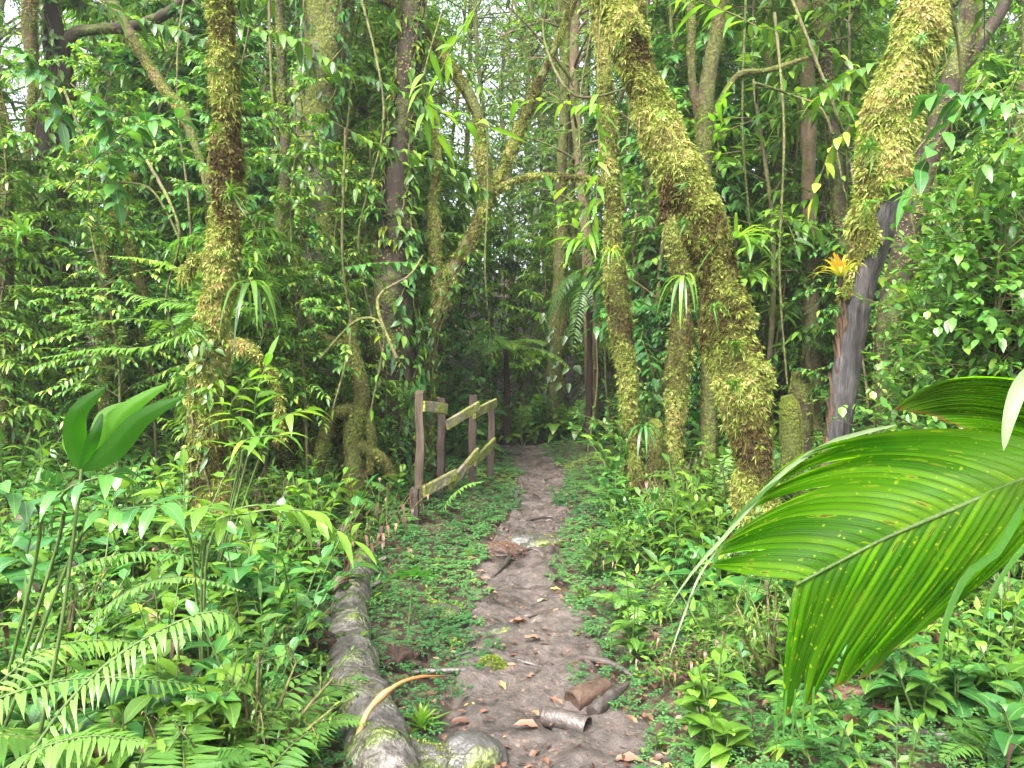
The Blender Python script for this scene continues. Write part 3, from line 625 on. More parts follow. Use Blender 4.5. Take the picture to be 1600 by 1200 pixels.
big_tree('thin twisting mossy trunk just left of the blackish trunk', [(46, 640, 22), (44, 500, 20), (40, 330, 16), (44, 230, 15), (52, 130, 16), (46, 40, 28), (50, -30, 26)], 8.6, mossd=2200, msize=.035, mthr=-.2,
         branches=[[(40, 290, 10), (18, 230, 8), (-10, 190, 6)], [(42, 330, 12), (90, 265, 9), (150, 215, 5)], [(46, 330, 9), (90, 285, 7), (140, 282, 5)]], crown=4)
big_tree('slanting mossy stem crossing the upper left foliage', [(352, 620, 18), (330, 330, 16), (292, 190, 20), (262, 145, 20), (228, 95, 19), (192, 30, 20), (165, -30, 20)], 8, mossd=2200, msize=.03, mthr=-.2)
big_tree('crooked mossy sapling whose stem splits in two, left of the shaggy tree', [(166, 640, 26), (164, 440, 22), (172, 360, 20), (196, 310, 18), (206, 270, 14)], 7, mossd=6000, msize=.03, top=0, crown=0,
         branches=[[(228, 470, 12), (212, 415, 15), (200, 350, 14), (200, 305, 14)]], name='mossy_sapling')
big_tree('mossy trunk cut by the left edge of the view', [(6, 640, 40), (8, 520, 36), (4, 400, 30), (10, 300, 24), (-6, 150, 20), (-20, 0, 18)], 7, mossd=3500, msize=.03, mthr=-.3)
big_tree('dark forked trunk leaning right, behind the bare dark stem', [(1384, 700, 52), (1392, 520, 48), (1406, 430, 40), (1426, 330, 36), (1458, 220, 36), (1490, 120, 32), (1512, 60, 26), (1516, -30, 22)], 7, bark='bark_dark', mossd=900, msize=.03, mthr=0,
         branches=[[(1492, 118, 22), (1530, 70, 20), (1562, 20, 20), (1590, -40, 18)], [(1486, 130, 14), (1500, 60, 12), (1508, -20, 10)]])
big_tree('straight brown trunk with flaking pale bark, between the two big mossy trunks', [(1270, 620, 34), (1266, 440, 30), (1264, 330, 27), (1262, 200, 24), (1262, 100, 22), (1250, -20, 20)], 9, bark='bark_brown', mossd=300, mthr=.2)
big_tree('dark mossy trunk just right of the straight brown trunk', [(1330, 620, 36), (1316, 400, 32), (1308, 280, 26), (1296, 150, 24), (1284, 40, 26), (1276, -40, 24)], 8.6, bark='bark_dark', mossd=1800, msize=.03, mthr=0)
big_tree('mossy trunk that forks like a tuning fork behind the leaning trunk', [(1108, 640, 30), (1102, 400, 26), (1100, 280, 26), (1100, 190, 34), (1108, 110, 30), (1124, 30, 24), (1130, -40, 22)], 7.8, mossd=2500, msize=.026, mthr=-.4,
         branches=[[(1098, 200, 20), (1082, 130, 14), (1080, 40, 13), (1076, -40, 12)], [(1110, 190, 10), (1150, 120, 9), (1200, 110, 9), (1262, 90, 6)]])
big_tree('thin brown crooked trunk seen between the twin mossy trunks', [(1036, 640, 20), (1034, 560, 19), (1022, 450, 16), (1016, 350, 14), (1010, 240, 13), (1010, 60, 12)], 11, bark='bark_brown', mossd=500, mthr=.1, branches=[[(1020, 450, 10), (996, 430, 8), (990, 380, 7), (1000, 300, 5)]])
big_tree('mossy trunk entering at the top right of the leaning trunk', [(1216, 640, 30), (1222, 420, 28), (1214, 200, 26), (1206, 100, 24), (1200, -30, 24)], 10.5, mossd=1200, msize=.03, mthr=-.1)
big_tree('short yellow mossy stump at the foot of the leaning trunk', [(1232, 800, 44), (1236, 700, 42), (1234, 640, 34), (1230, 618, 18)], 6.4, mossd=7000, msize=.022, top=0, crown=0, mossm='mossgreen', tsh=.3, name='mossy_stump', cat='stump')
big_tree('dark mossy stump behind the yellow mossy stump', [(1252, 760, 50), (1250, 640, 44), (1248, 580, 26)], 8, mossd=2500, bark='bark_dark', top=0, crown=0, name='mossy_stump', cat='stump')
big_tree('low knot of mossy arching roots left of the fence', [(560, 800, 34), (552, 690, 36), (566, 620, 28), (548, 540, 20), (556, 490, 12)], 7, mossd=6500, msize=.028, top=0, crown=0,
         branches=[[(552, 690, 22), (600, 720, 16), (616, 760, 12)], [(560, 640, 22), (520, 650, 18), (500, 720, 22), (494, 800, 20)], [(566, 620, 16), (580, 680, 14), (578, 740, 10)], [(548, 540, 12), (500, 520, 9), (470, 470, 6)]], name='root_tangle', cat='roots', tsh=-.1)
big_tree('leaning mossy trunk coming in at the top right corner', [(1610, 620, 34), (1606, 400, 30), (1596, 220, 24), (1606, 80, 22)], 8.5, mossd=1200, mthr=0)
big_tree('small tree with green vines between the pale tree and the shaggy tree', [(452, 760, 40), (440, 620, 40), (430, 480, 34), (438, 380, 28), (446, 250, 20), (440, 100, 16)], 7.6, bark='bark_dark', mossd=3500, msize=.03, mthr=-.3, mossm='mossgreen')

# slim trunks filling the middle distance
SL = []
for k in range(5):
    e = thing('slim_tree', (0, 0, 0)); a, b, c = MB(), MB(), MB()
    pts = [[U(-.4, .4) * (i > 0) + .25 * i * (k - 2) / 2, U(-.3, .3) * (i > 0), i * 1.5 - .2] for i in range(7)]
    C, R, T, D, RR = tube(a, pts, [U(.035, .06), .04, .02], sides=9, n=60, lump=.16, ls=5, cap=False)
    moss(c, C, D, RR, 2600, .035, patch=1.6, thr=-.05, tshift=-.12)
    for q_ in range(9):
        j = RNG.integers(10, 58); c2 = arc(C[j], dirv(U(0, 6.28), U(.1, 1.1)), U(.7, 1.6), U(-.1, .3)); tube(a, c2, [.018, .007], sides=5, n=12, lump=.2, cap=False); twig_leaves(b, c2, 24, .11, .045, 'ell', planar=.1)
    crown_parts(a, b, C, R, .35, 8, .9, .1)
    a.build('trunk', M[['bark_moss', 'bark_brown', 'bark_dark', 'bark_moss', 'bark_grey'][k]], e); b.build('foliage', M['far'], e); c.build('moss', M['moss'], e); SL.append(e)
PR['slim'] = SL

# ---------------------------------------------------------------- fence
f_ = thing('wooden_fence', G(655, 815), 'low broken wooden fence of posts and mossy rails, left of the path', 'fence')
def box_beam(mb, a, b, wd, th, upv=(0, 0, 1), jit=.1):
    a, b = np.array(a), np.array(b); T = nrm(b - a); s = nrm(np.cross(T, np.array(upv, float))); u = np.cross(s, T)
    n = 10; rows = []
    for i in range(n):
        c = a + (b - a) * i / (n - 1); k = []
        for sx, sz in ((-1, -1), (-.8, -1.0), (.8, -1), (1, -.85), (1, .85), (.8, 1), (-.8, 1), (-1, .85)):
            k.append(c + s * sx * th / 2 + u * sz * wd / 2)
        rows.append(k)
    V = np.array(rows); V = V + (noise(V, 11, 2)[..., None]) * th * jit * np.array([1, 1, 1]) ; mb.grid(V, closed=True, smooth=False)
    for e, rev in ((0, True), (n - 1, False)):
        mb.batch(V[e][None], [tuple(range(8))[::-1] if rev else tuple(range(8))], np.zeros((8, 2)), np.array([.5]))
posts = [((655, 815), 610, 15, 7.3, 'post'), ((688, 780), 622, 14, 7.9, 'post_dark'), ((737, 775), 618, 14, 8.5, 'post_dark'), ((766, 765), 625, 12, 9.2, 'post_dark')]
for (bx, by), ty, wpx, d, m_ in posts:
    a = P(bx, by, d); a[2] = float(H(a[0], a[1])) - .1; tpt = P(bx + 2, ty, d); mb = MB(); box_beam(mb, a, tpt, wpx * d / FPX, wpx * d / FPX * .85, (0, 1, 0), .13); mb.build('post', M[m_], f_)
for (x1, y1, d1, x2, y2, d2, wd) in [(662, 634, 7.33, 697, 639, 7.8, .1), (699, 664, 7.85, 748, 634, 8.45, .095), (741, 647, 8.5, 775, 629, 9.25, .1), (662, 768, 7.33, 712, 742, 7.85, .11), (702, 760, 7.8, 747, 706, 8.45, .1), (742, 722, 8.5, 773, 690, 9.25, .1)]:
    mb = MB(); o1, o2 = P(x1, y1, d1 - .075), P(x2, y2, d2 - .075); box_beam(mb, o1, o2, wd, .035); mb.build('rail', M['plank'], f_)
a = G(649, 822); t = thing('cut_post', a, 'short cut-off post leaning against the front of the wooden fence', 'post'); mb = MB(); box_beam(mb, a - [0, 0, .1], P(649, 762, a[1]), .075, .07, (0, 1, 0), .3); mb.build('post_body', M['post_dark'], t)

# ---------------------------------------------------------------- fallen log, cut logs, rocks
lp = [GZ(574, 862, .12), GZ(560, 905, .13), GZ(547, 960, .11), GZ(550, 1030, .1), GZ(565, 1095, .09), GZ(585, 1160, .08), GZ(612, 1240, .06)]
t = thing('fallen_log', lp[3] * [1, 1, 0], 'long grey fallen log patched with moss, left of the path', 'log')
mb = MB(); C, R, T, D, RR = tube(mb, lp, [.07, .096, .106, .112, .115, .115, .108], n=110, sides=36, lump=.2, ls=10); mb.build('log_body', M['log'], t)
ms = MB(); moss(ms, C, D, RR, 9000, .012, .2, .95, 4.5, .42, 0); ms.build('moss', M['mossgreen'], t)
for (i, az, l) in ((26, 0.4, .09), (42, 2.9, .08), (12, 0.2, .1)):
    mb = MB(); p = C[i] + np.array([math.cos(az), 0, .3]) * R[i] * .8; tube(mb, [p, p + np.array([math.cos(az), .1, .5]) * l], [.022, .014], sides=8, n=5, lump=.3, ls=20); mb.build('branch_stub', M['log'], t)
def lump_rock(name, label, cat, c, r, m_, seed=0, rough=.22, squash=(1, 1, .6), mossn=0, rot=0, sub=4, freq=1.0):
    import bmesh
    bm = bmesh.new(); bmesh.ops.create_icosphere(bm, subdivisions=sub, radius=1)
    V = np.array([v.co[:] for v in bm.verts]); F = [tuple(v.index for v in f.verts) for f in bm.faces]; bm.free()
    k = 1 + rough * noise(V + seed * 3.3, 1.5 * freq, 3) + rough * .35 * noise(V + seed, 5 * freq, 3); V = V * k[:, None]
    V = V * np.array(squash) * r; c_, s_ = math.cos(rot), math.sin(rot); V = V @ np.array([[c_, s_, 0], [-s_, c_, 0], [0, 0, 1]])
    nn = nrm(V / np.array(squash) ** 2); W_ = V + c
    t = thing(name, (c[0], c[1], c[2]), label, cat); mb = MB(); mb.batch(W_[None], F, np.zeros((len(V), 2)), np.full(1, .5)); mb.build(name + '_body', M[m_], t)
    if mossn:
        i = RNG.integers(0, len(V), mossn); i = i[(nn[i, 2] > .1) & (noise(W_[i], 9, 2) > -.4)]; ms = MB()
        for q_ in range(2): leaves(ms, W_[i] + RNG.normal(size=(len(i), 3)) * .004, nn[i] + RNG.normal(size=(len(i), 3)) * .5, nrm(RNG.normal(size=(len(i), 3))), U(.008, .018, len(i)), .006, rows='low', tint=U(.4, .9, len(i)))
        ms.build('moss', M['mossgreen'], t)
    return t
lump_rock('rock', 'rounded wet grey rock at the bottom edge beside the path', 'rock', G(735, 1190) + [0, 0, .02], .13, 'rock', 1, .18, (1.1, .9, .75))
lump_rock('rock', 'grey mossy stone at the bottom edge in front of the fallen log', 'rock', G(655, 1200) + [0, 0, 0], .12, 'rock', 2, .25, (1.2, .8, .75), 1500)
lump_rock('rock', 'small green mossy stone on the left edge of the mud', 'rock', G(768, 1050) + [0, 0, .02], .055, 'rock', 3, .2, (1.1, .9, .95), 3000)
lump_rock('rock', 'low dark flat rock across the middle of the path', 'rock', G(838, 852) + [0, 0, 0], .22, 'rock', 4, .25, (1, .5, .38), 500, .15)
lump_rock('rock', 'flat grey stone sunk in the path edge halfway along', 'rock', G(785, 985), .12, 'rock', 5, .2, (.9, .8, .3))
lump_rock('rock', 'dark wet rock half buried at the left verge under small ferns', 'rock', G(690, 958), .13, 'rock', 6, .2, (1, .8, .5), 500)
lump_rock('mossy_boulder', 'round mossy boulder beyond the end of the path', 'boulder', np.array([1.5, 15, float(H(1.5, 15)) + .3]), .5, 'rock', 7, .12, (1, .8, .95), 9000)
lump_rock('rotten_stump', 'dark rotten stump against the left side of the fallen log', 'stump', G(492, 1050) + [0, .1, .04], .14, 'rot', 8, .5, (1.1, .7, .7), freq=3.0)
lump_rock('rotten_stump', 'crumbling brown stump against the right side of the fallen log', 'stump', G(625, 1052) + [0, .05, .02], .1, 'rot', 9, .5, (1.2, .7, .8), freq=3.0)
lump_rock('rotten_stump', 'black decayed stump under the drooping palm tips', 'stump', G(1085, 1040) + [0, .1, .02], .11, 'rot', 10, .5, (1, .8, .6), freq=3.0)
def cutlog(label, p1, p2, r, m_, name='cut_log', taper=1.0, hollow=False):
    p1, p2 = np.array(p1), np.array(p2); t = thing(name, p1, label, 'log'); mb = MB()
    C, R, T, D, RR = tube(mb, [p1, (p1 + p2) / 2 + [0, 0, .004], p2], [r, r, r * taper], n=26, sides=22, lump=.09, ls=9, cap=False)
    mb.build('log_body', M[m_], t)
    for e, s_ in ((0, -1), (25, 1)):
        b2 = MB(); V = C[e] + D[e] * RR[e][:, None]; k = [V]
        for f, dep in ((.8, 0), (.7, -.06 if hollow and s_ > 0 else -.004), (.35, -.07 if hollow and s_ > 0 else -.006), (.02, -.07 if hollow and s_ > 0 else -.004)):
            k.append(C[e] + D[e] * RR[e][:, None] * f + T[e] * s_ * dep)
        b2.grid(np.array(k), closed=True); b2.build('cut_end', M['rot' if s_ > 0 else m_], t)
    return t
b1, b2 = G(852, 1132), G(918, 1150); cutlog('short dark wet cut log lying across the path', b1 + [0, 0, .035], b2 + [0, 0, .035], .043, 'wetwood', hollow=True)
b1, b2 = G(893, 1108), G(950, 1095); cutlog('thick brown root chunk lying behind the short dark log', b1 + [0, 0, .03], b2 + [0, .05, .05], .055, 'rustwood', taper=.7)
b1, b2 = G(925, 1122), G(980, 1092)
t = thing('root_piece', b1, 'crooked blackened root piece touching the brown chunk on the path', 'root'); mb = MB(); tube(mb, [b1 + [0, 0, .02], (b1 + b2) / 2 + [0, 0, .05], b2 + [0, 0, .07]], [.03, .028, .014], sides=10, n=14, lump=.3, ls=16); mb.build('root_body', M['wetwood'], t)
t = thing('fallen_branch', G(1400, 1150), 'dark fallen branch under the leaf litter at the lower right', 'branch'); mb = MB(); tube(mb, [G(1230, 1165) + [0, 0, .03], G(1380, 1150) + [0, 0, .04], G(1530, 1178) + [0, 0, .03]], [.03, .035, .022], sides=10, n=30, lump=.2, ls=12); mb.build('branch_body', M['wetwood'], t)
for (a_, b_, lb) in (((640, 1055), (800, 1060), 'thin dark root crossing beside the green mossy stone'), ((760, 965), (800, 990), 'short stick on the left side of the path'), ((770, 905), (800, 868), 'dark root at the left rim of the path by the brown fern heap'), ((905, 1030), (990, 1062), 'thin twig on the right verge of the path')):
    p1, p2 = G(*a_), G(*b_); t = thing('stick', p1, lb, 'stick'); mb = MB(); tube(mb, [p1 + [0, 0, .015], (p1 + p2) / 2 + [.02, 0, .03], p2 + [0, 0, .015]], [.014, .018, .008], sides=7, n=16, lump=.25, ls=14, cap=True); mb.build('stick_body', M['wetwood'], t)
for k in range(16):
    y = U(2.7, 8.5); x = pc(y) + U(-1, 1) * pw(y); px, py = toPx((x, y, 0)); c = G(px, py)
    o = lump_rock('pebble', '', 'stone', c + [0, 0, .004], U(.018, .045), 'rock' if k % 3 else 'wetwood', k + 20, .25, (1.1, .85, .5), rot=U(0, 3), sub=3); queue(o, 'half-buried stone in the mud', 'stone', 'stones bedded in the path')
for i, (y, a0, a1, lb) in enumerate(((4.0, -.95, .25, 'knobbly root crossing the left of the path below the mossy stone'), (4.75, -.3, .95, 'thin root running out of the right verge halfway along'), (6.1, -.9, .6, 'root crossing the path just before the flat dark rock'), (7.3, -.7, .8, 'root crossing the path level with the front fence post'), (3.05, -.1, 1.0, 'root in the mud nearest the bottom edge'))):
    pts = [np.array([pc(y) + u_ * (pw(y) + .1), y + U(-.12, .12), 0]) for u_ in np.linspace(a0, a1, 5)]
    for q_, p_ in enumerate(pts): p_[2] = float(H(p_[0], p_[1])) + (.008 if 0 < q_ < 4 else -.03)
    t = thing('root', pts[0], lb, 'root', 'roots across the path'); mb = MB(); tube(mb, pts, [.009, .014, .01, .012, .005], sides=8, n=30, lump=.3, ls=18); mb.build('root_body', M['wetwood'], t)
# heap of dead fern
c = G(778, 868); t = thing('dead_fern_heap', c, 'heap of brown withered fern on the left rim of the path', 'dead fern'); 
for k in range(9):
    mb = MB(); frond(mb, c + [U(-.1, .08), U(-.05, .05), .1], dirv(U(-1.2, .3), U(-.1, .6)), U(.22, .34), U(.5, 1), 16, .05, .01, tint=U(.2, .6)); mb.build('frond', [M['brown_leaf'], M['rustwood']], t)

# ---------------------------------------------------------------- big pleated palm leaf at the right
def ribbon_fan(mb, fa, fb, ns, nt, amp, t0=0, tintf=None, jag=0, mat=0, split=True):
    """fa: function s -> 4 bezier points (px,py,depth); pleated sheet between s=0..1"""
    V = np.zeros((ns * 2 + 1, nt, 3)); ts = np.linspace(0, 1, nt) ** .9
    ends = U(1 - jag, 1, ns + 1)
    for i in range(ns * 2 + 1):
        s = i / (ns * 2); b = np.array(fa(s), float); e = ends[i // 2] if i % 2 == 0 else 1.0
        for j, t in enumerate(ts):
            t = t * e; B = (1 - t) ** 3 * b[0] + 3 * (1 - t) ** 2 * t * b[1] + 3 * (1 - t) * t * t * b[2] + t ** 3 * b[3]
            V[i, j] = P(*B)
    nr = nrm(np.cross(np.gradient(V, axis=0), np.gradient(V, axis=1)))
    zz = np.where(np.arange(ns * 2 + 1) % 2 == 0, -1, 1)[:, None, None] * amp * np.sin(np.clip(ts * 5, 0, 1.57))[None, :, None] * np.clip((1.02 - ts) * 6, .25, 1)[None, :, None]
    zz = zz * U(.5, 1.5, (ns * 2 + 1, 1, 1)); V = V + nr * zz + nr * (.006 * noise(V, 6, 2))[..., None]
    rows = ns * 2; cuts = [0]
    if not split: cuts.append(rows)
    while cuts[-1] < rows: cuts.append(min(cuts[-1] + 2 * int(RNG.integers(2, 7)), rows))
    vv = np.linspace(0, 1, rows + 1)
    for a_, b_ in zip(cuts[:-1], cuts[1:]):
        W_ = V[a_:b_ + 1].copy(); t_s = U(.55, .86); k_ = np.clip((ts - t_s) / (1 - t_s), 0, 1)[None, :, None] ** 1.3
        cen = W_.mean(0, keepdims=True); W_ = W_ + (cen - W_) * k_ * (U(.35, .8) if split else 0); W_[..., 2] -= (k_[..., 0] * U(0, .03))
        n0 = len(mb.uv); mb.grid(W_, np.repeat(U(0, 1, (b_ - a_) // 2), 2), mat, smooth=False)
        q_ = mb.uv[n0]; q_[:, 1] = vv[a_] + q_[:, 1] * (vv[b_] - vv[a_])
    return V
def lerpb(*keys):
    ks = [k[0] for k in keys]; A = np.array([k[1] for k in keys], float)
    return lambda s: np.array([[np.interp(s, ks, A[:, i, j]) for j in range(3)] for i in range(4)])
RA = lambda s: (np.interp(s, [0, .25, .5, .75, 1], [1700, 1588, 1480, 1362, 1243]), np.interp(s, [0, .25, .5, .75, 1], [712, 752, 797, 848, 912]), np.interp(s, [0, 1], [1.62, 1.42]))
t = thing('palm_leaf', P(1750, 700, 1.7) * [1, 1, 0] + [0, 0, float(H(1.3, 1.7))], 'huge pleated green palm leaf with yellow flecks filling the lower right', 'palm leaf')
kU = lerpb((0, [(*RA(0),), (1500, 640, 1.75), (1280, 668, 1.72), (1180, 752, 1.62)]), (.3, [(*RA(.3),), (1440, 690, 1.7), (1270, 712, 1.68), (1165, 775, 1.6)]), (.6, [(*RA(.6),), (1340, 775, 1.62), (1220, 790, 1.6), (1120, 838, 1.54)]), (1, [(*RA(1),), (1200, 905, 1.46), (1150, 905, 1.48), (1102, 884, 1.5)]))
mb = MB(); ribbon_fan(mb, kU, None, 26, 26, .0055, jag=.1); mb.build('upper_blade', M['palm'], t)
kL = lerpb((0, [(*RA(0),), (1640, 850, 1.5), (1520, 930, 1.4), (1400, 1010, 1.32)]), (.35, [(*RA(.35),), (1490, 880, 1.45), (1400, 990, 1.36), (1325, 1058, 1.28)]), (.7, [(*RA(.7),), (1330, 930, 1.4), (1280, 1020, 1.32), (1250, 1092, 1.26)]), (1, [(*RA(1),), (1232, 960, 1.4), (1218, 1050, 1.33), (1213, 1120, 1.28)]))
mb = MB(); ribbon_fan(mb, kL, None, 26, 26, .005, jag=.25); mb.build('lower_blade', M['palm'], t)
mb = MB(); tube(mb, [P(1950, 640, 1.9)] + [P(*RA(s)) - [0, .002, .002] for s in np.linspace(0, 1, 8)], [.009, .006, .004, .0025], n=40, sides=8); mb.build('midrib', M['midrib'], t)
mb = MB(); bs = P(1950, 640, 1.9); gp = np.array([bs[0] + .25, 2.1, float(H(bs[0] + .25, 2.1)) - .1]); tube(mb, [gp, gp * [1, 1, 0] + [-.02, -.02, .6], bs + [.06, .03, -.04], bs], [.02, .017, .013, .012], n=30, sides=10); mb.build('leaf_stalk', M['stem'], t)
def pxstrap(name, pts, W, m_, parent, d=1.5, tint=.5, fold=.3, n=12, mb=None):
    own = mb is None; mb = mb or MB()
    Pw = np.array([P(*p) if len(p) == 3 else P(p[0], p[1], d) for p in pts]); C = smooth_path(Pw, n)
    T = nrm(np.gradient(C, axis=0)); view = nrm(C - np.array([0, 0, CAM_Z])); s = nrm(np.cross(T, view)); w_ = (W / 2 * prof(np.linspace(0, 1, n), 'strap'))[:, None]
    V = np.stack([C - s * w_ + view * w_ * -fold, C, C + s * w_ + view * w_ * -fold], 1); mb.grid(V, tint, uvs=(1, 1))
    if own: return mb.build(name, M[m_], parent)
for pts, W, m_ in [([(1400, 664, 1.72), (1300, 690, 1.7), (1215, 745, 1.62), (1140, 830, 1.52), (1085, 890, 1.46), (1040, 955, 1.4)], .009, 'pale'), ([(1215, 750, 1.6), (1150, 810, 1.54), (1110, 890, 1.47), (1055, 965, 1.42)], .006, 'palmyoung'),
                   ([(1120, 860, 1.5), (1090, 905, 1.46), (1060, 985, 1.42), (1045, 1030, 1.4)], .004, 'pale'), ([(1598, 790, 1.5), (1560, 860, 1.44), (1510, 900, 1.4), (1475, 980, 1.36), (1467, 1060, 1.34)], .014, 'palmyoung'),
                   ([(1640, 810, 1.45), (1580, 880, 1.42), (1550, 930, 1.4), (1533, 985, 1.38)], .009, 'palmyoung')] + \
                  [([(x, 1080 - k * 2, 1.28), (x - 4, 1130, 1.26), (x - 5, 1175 - k * 6, 1.25)], .0035, 'palmyoung') for k, x in enumerate((1218, 1229, 1243, 1258, 1272))]:
    pxstrap('hanging_leaflet', pts, W, m_, t)
t = thing('palm_leaf', P(1850, 820, 2.3) * [1, 1, 0] + [0, 0, float(H(2, 2.3))], 'second pleated palm leaf cut by the right edge above the huge one', 'palm leaf')
k2 = lerpb((0, [(1800, 660, 2.0), (1600, 568, 2.0), (1470, 570, 1.96), (1396, 632, 1.9)]), (.4, [(1800, 700, 2.0), (1630, 620, 2.0), (1500, 600, 1.97), (1402, 633, 1.9)]), (.75, [(1800, 740, 2.0), (1660, 680, 2.0), (1560, 640, 1.98), (1450, 640, 1.93)]), (1, [(1800, 790, 2.0), (1680, 740, 2.0), (1600, 690, 1.98), (1545, 676, 1.95)]))
mb = MB(); ribbon_fan(mb, k2, None, 26, 22, .005, jag=.05, split=False); mb.build('blade', M['palm'], t)
mb = MB(); a0 = P(1800, 730, 2.02); gp = np.array([a0[0] + .15, 2.3, float(H(a0[0], 2.3)) - .1]); tube(mb, [gp, gp * [1, 1, 0] + [0, 0, .7], a0 + [.04, 0, .05], P(1780, 700, 2.0)], [.018, .014, .01], n=24, sides=8); mb.build('leaf_stalk', M['stem'], t)
pxstrap('hanging_leaflet', [(1640, 560, 1.5), (1598, 598, 1.48), (1578, 650, 1.46), (1568, 705, 1.45)], .03, 'pale', t, tint=.55)

# young two-lobed palm leaf at the left
g0 = np.array([-1.52, 2.35, float(H(-1.52, 2.35))]); t = thing('palm_seedling', g0, 'bright two-lobed young palm leaf standing at the left', 'palm leaf')
bp = (128, 733, 2.35)
for pts, W, tn in [([bp, (118, 690, 2.33), (122, 645, 2.3), (166, 604, 2.3)], .062, .3), ([bp, (150, 690, 2.36), (163, 650, 2.4), (200, 628, 2.42)], .045, .9), ([bp, (165, 690, 2.3), (200, 640, 2.3), (262, 600, 2.32)], .058, .9),
                   ([bp, (175, 705, 2.26), (220, 655, 2.22), (284, 621, 2.2)], .062, .2), ([bp, (140, 700, 2.28), (150, 675, 2.26), (160, 645, 2.28)], .035, .05), ([bp, (112, 700, 2.4), (108, 680, 2.42), (118, 640, 2.44)], .04, .9)]:
    mb = MB(); Pw = np.array([P(*p) for p in pts]); C = smooth_path(Pw, 16); T = nrm(np.gradient(C, axis=0)); view = nrm(C - np.array([0, 0, CAM_Z])); s = nrm(np.cross(T, view))
    tt = np.linspace(0, 1, 16); w_ = (W / 2 * (np.sin(np.pi * np.clip(tt, .02, 1) ** .8) ** .75 + .04 * (1 - tt)))[:, None]; w_[-1] = .0005
    V = np.stack([C + s * w_ * k + view * (abs(k) * .25 + (.06 if int(abs(k) * 3) % 2 else 0)) * w_ for k in np.linspace(-1, 1, 7)], 1); mb.grid(V, tn); mb.build('leaf_lobe', M['palmyoung'], t)
mb = MB(); tube(mb, [g0 - [0, 0, .05], (g0 + P(*bp)) / 2 + [.03, 0, 0], P(*bp)], [.007, .005], n=16, sides=7); mb.build('leaf_stalk', M['stem'], t)

# ---------------------------------------------------------------- epiphytes on the trunks
def rosette_at(name, label, c, n, L, W, m_, droop, el, kind='strap', cat='epiphyte', tint=(.1, .9), fold=.35, normal=None):
    t = thing(name, c, label, cat); az = np.arange(n) * 2.4; e = np.radians(np.linspace(el[1], el[0], n))
    dv = np.stack([np.cos(az) * np.cos(e), np.sin(az) * np.cos(e), np.sin(e)], -1)
    if normal is not None: dv = dv + np.array(normal)
    k = 3 if n > 14 else 1
    tn = np.linspace(tint[1], tint[0], n)
    mb = MB(); leaves(mb, np.array(c) + dv * .01, dv, [0, 0, 1.], L * U(.75, 1.1, n), W * U(.8, 1.1, n), droop=droop * U(.5, 1.3, n), fold=fold, rows='hi', kind=kind, tint=tn); mb.build('leaves', M[m_], t)
    mb = MB(); tube(mb, [np.array(c) - [0, 0, .05], np.array(c) + [0, 0, .02]], [.012, .02], sides=8, n=4); mb.build('root_crown', M['rot'], t); return t
rosette_at('bromeliad', 'yellow and orange bromeliad perched on the bare dark trunk', P(1313, 436, 4.8), 24, .3, .024, 'brom', .5, (15, 85), cat='bromeliad', tint=(.2, .95), normal=(-.25, -.1, .45))
rosette_at('bromeliad', 'dark red-centred bromeliad on the broad dark tree', P(583, 335, 8.5), 22, .3, .04, 'fern', .6, (5, 80), cat='bromeliad', normal=(-.2, -.4, 0))
rosette_at('epiphyte', 'pale strap-leaved epiphyte hanging from the right of the leaning trunk', P(1150, 375, 5.4), 18, .42, .028, 'lime', .7, (-5, 60), normal=(.6, -.2, .1))
rosette_at('epiphyte', 'strap-leaved epiphyte on the left face of the leaning trunk', P(1068, 432, 5.1), 12, .25, .026, 'green', 1.3, (-30, 40), normal=(-.5, -.3, -.3))
rosette_at('epiphyte', 'narrow-leaved fern drooping from the left twin trunk near its top', P(955, 395, 7.1), 16, .22, .02, 'lime', .8, (-10, 70), normal=(0, -.4, 0))
rosette_at('epiphyte', 'lance-leaved epiphyte at the foot of the twin trunks', P(1006, 668, 7.1), 12, .3, .035, 'cool', 1.0, (-10, 50), normal=(-.1, -.4, 0))
rosette_at('epiphyte', 'green strap-leaved epiphyte hanging from the shaggy left trunk', P(392, 442, 5.2), 13, .36, .04, 'green', 1.0, (-25, 40), normal=(.5, -.3, -.1), kind='lance')
rosette_at('epiphyte', 'spiky strap-leaved plant high at the left edge', P(38, 372, 5.6), 18, .36, .04, 'fern', .5, (0, 75), normal=(0, -.2, .1), kind='lance')
rosette_at('grass_tuft', 'bright strap-leaved tuft growing beside the fallen log', G(657, 1150) + [0, .05, 0], 34, .17, .016, 'lime', .35, (25, 85), cat='fern tuft', tint=(.1, .7))
# ---------------------------------------------------------------- twigs with lance leaves hanging in from the trees
def leafy_twig(label, pts, d, n, L, W, m_='lime', kind='lance', spread=60, tint=(.15, .85), droop=.35, r=.004, lo=.15, rows='hi', name='leafy_branch', planar=.35, clusters=None):
    Wp = np.array([P(p[0], p[1], p[2] if len(p) > 2 else d) for p in pts]); t = thing(name, Wp[0], label, 'branch', None)
    a, b = MB(), MB(); C, *_ = tube(a, Wp, [r, r * .5], n=24, sides=5, cap=False); a.build('stem', M['twig'], t)
    twig_leaves(b, C, n, L, W, kind, droop, spread, tint, rows, lo=lo, planar=planar); b.build('foliage', M[m_], t); return t
leafy_twig('twig with long lime lance leaves hanging in at the top centre left', [(770, -30), (720, 50), (690, 110), (662, 175), (690, 215)], 4.2, 15, .19, .038)
leafy_twig('twig with lime lance leaves and one yellow leaf, centre top', [(690, 20), (662, 120), (672, 165), (730, 190), (765, 200)], 4.0, 11, .2, .04)
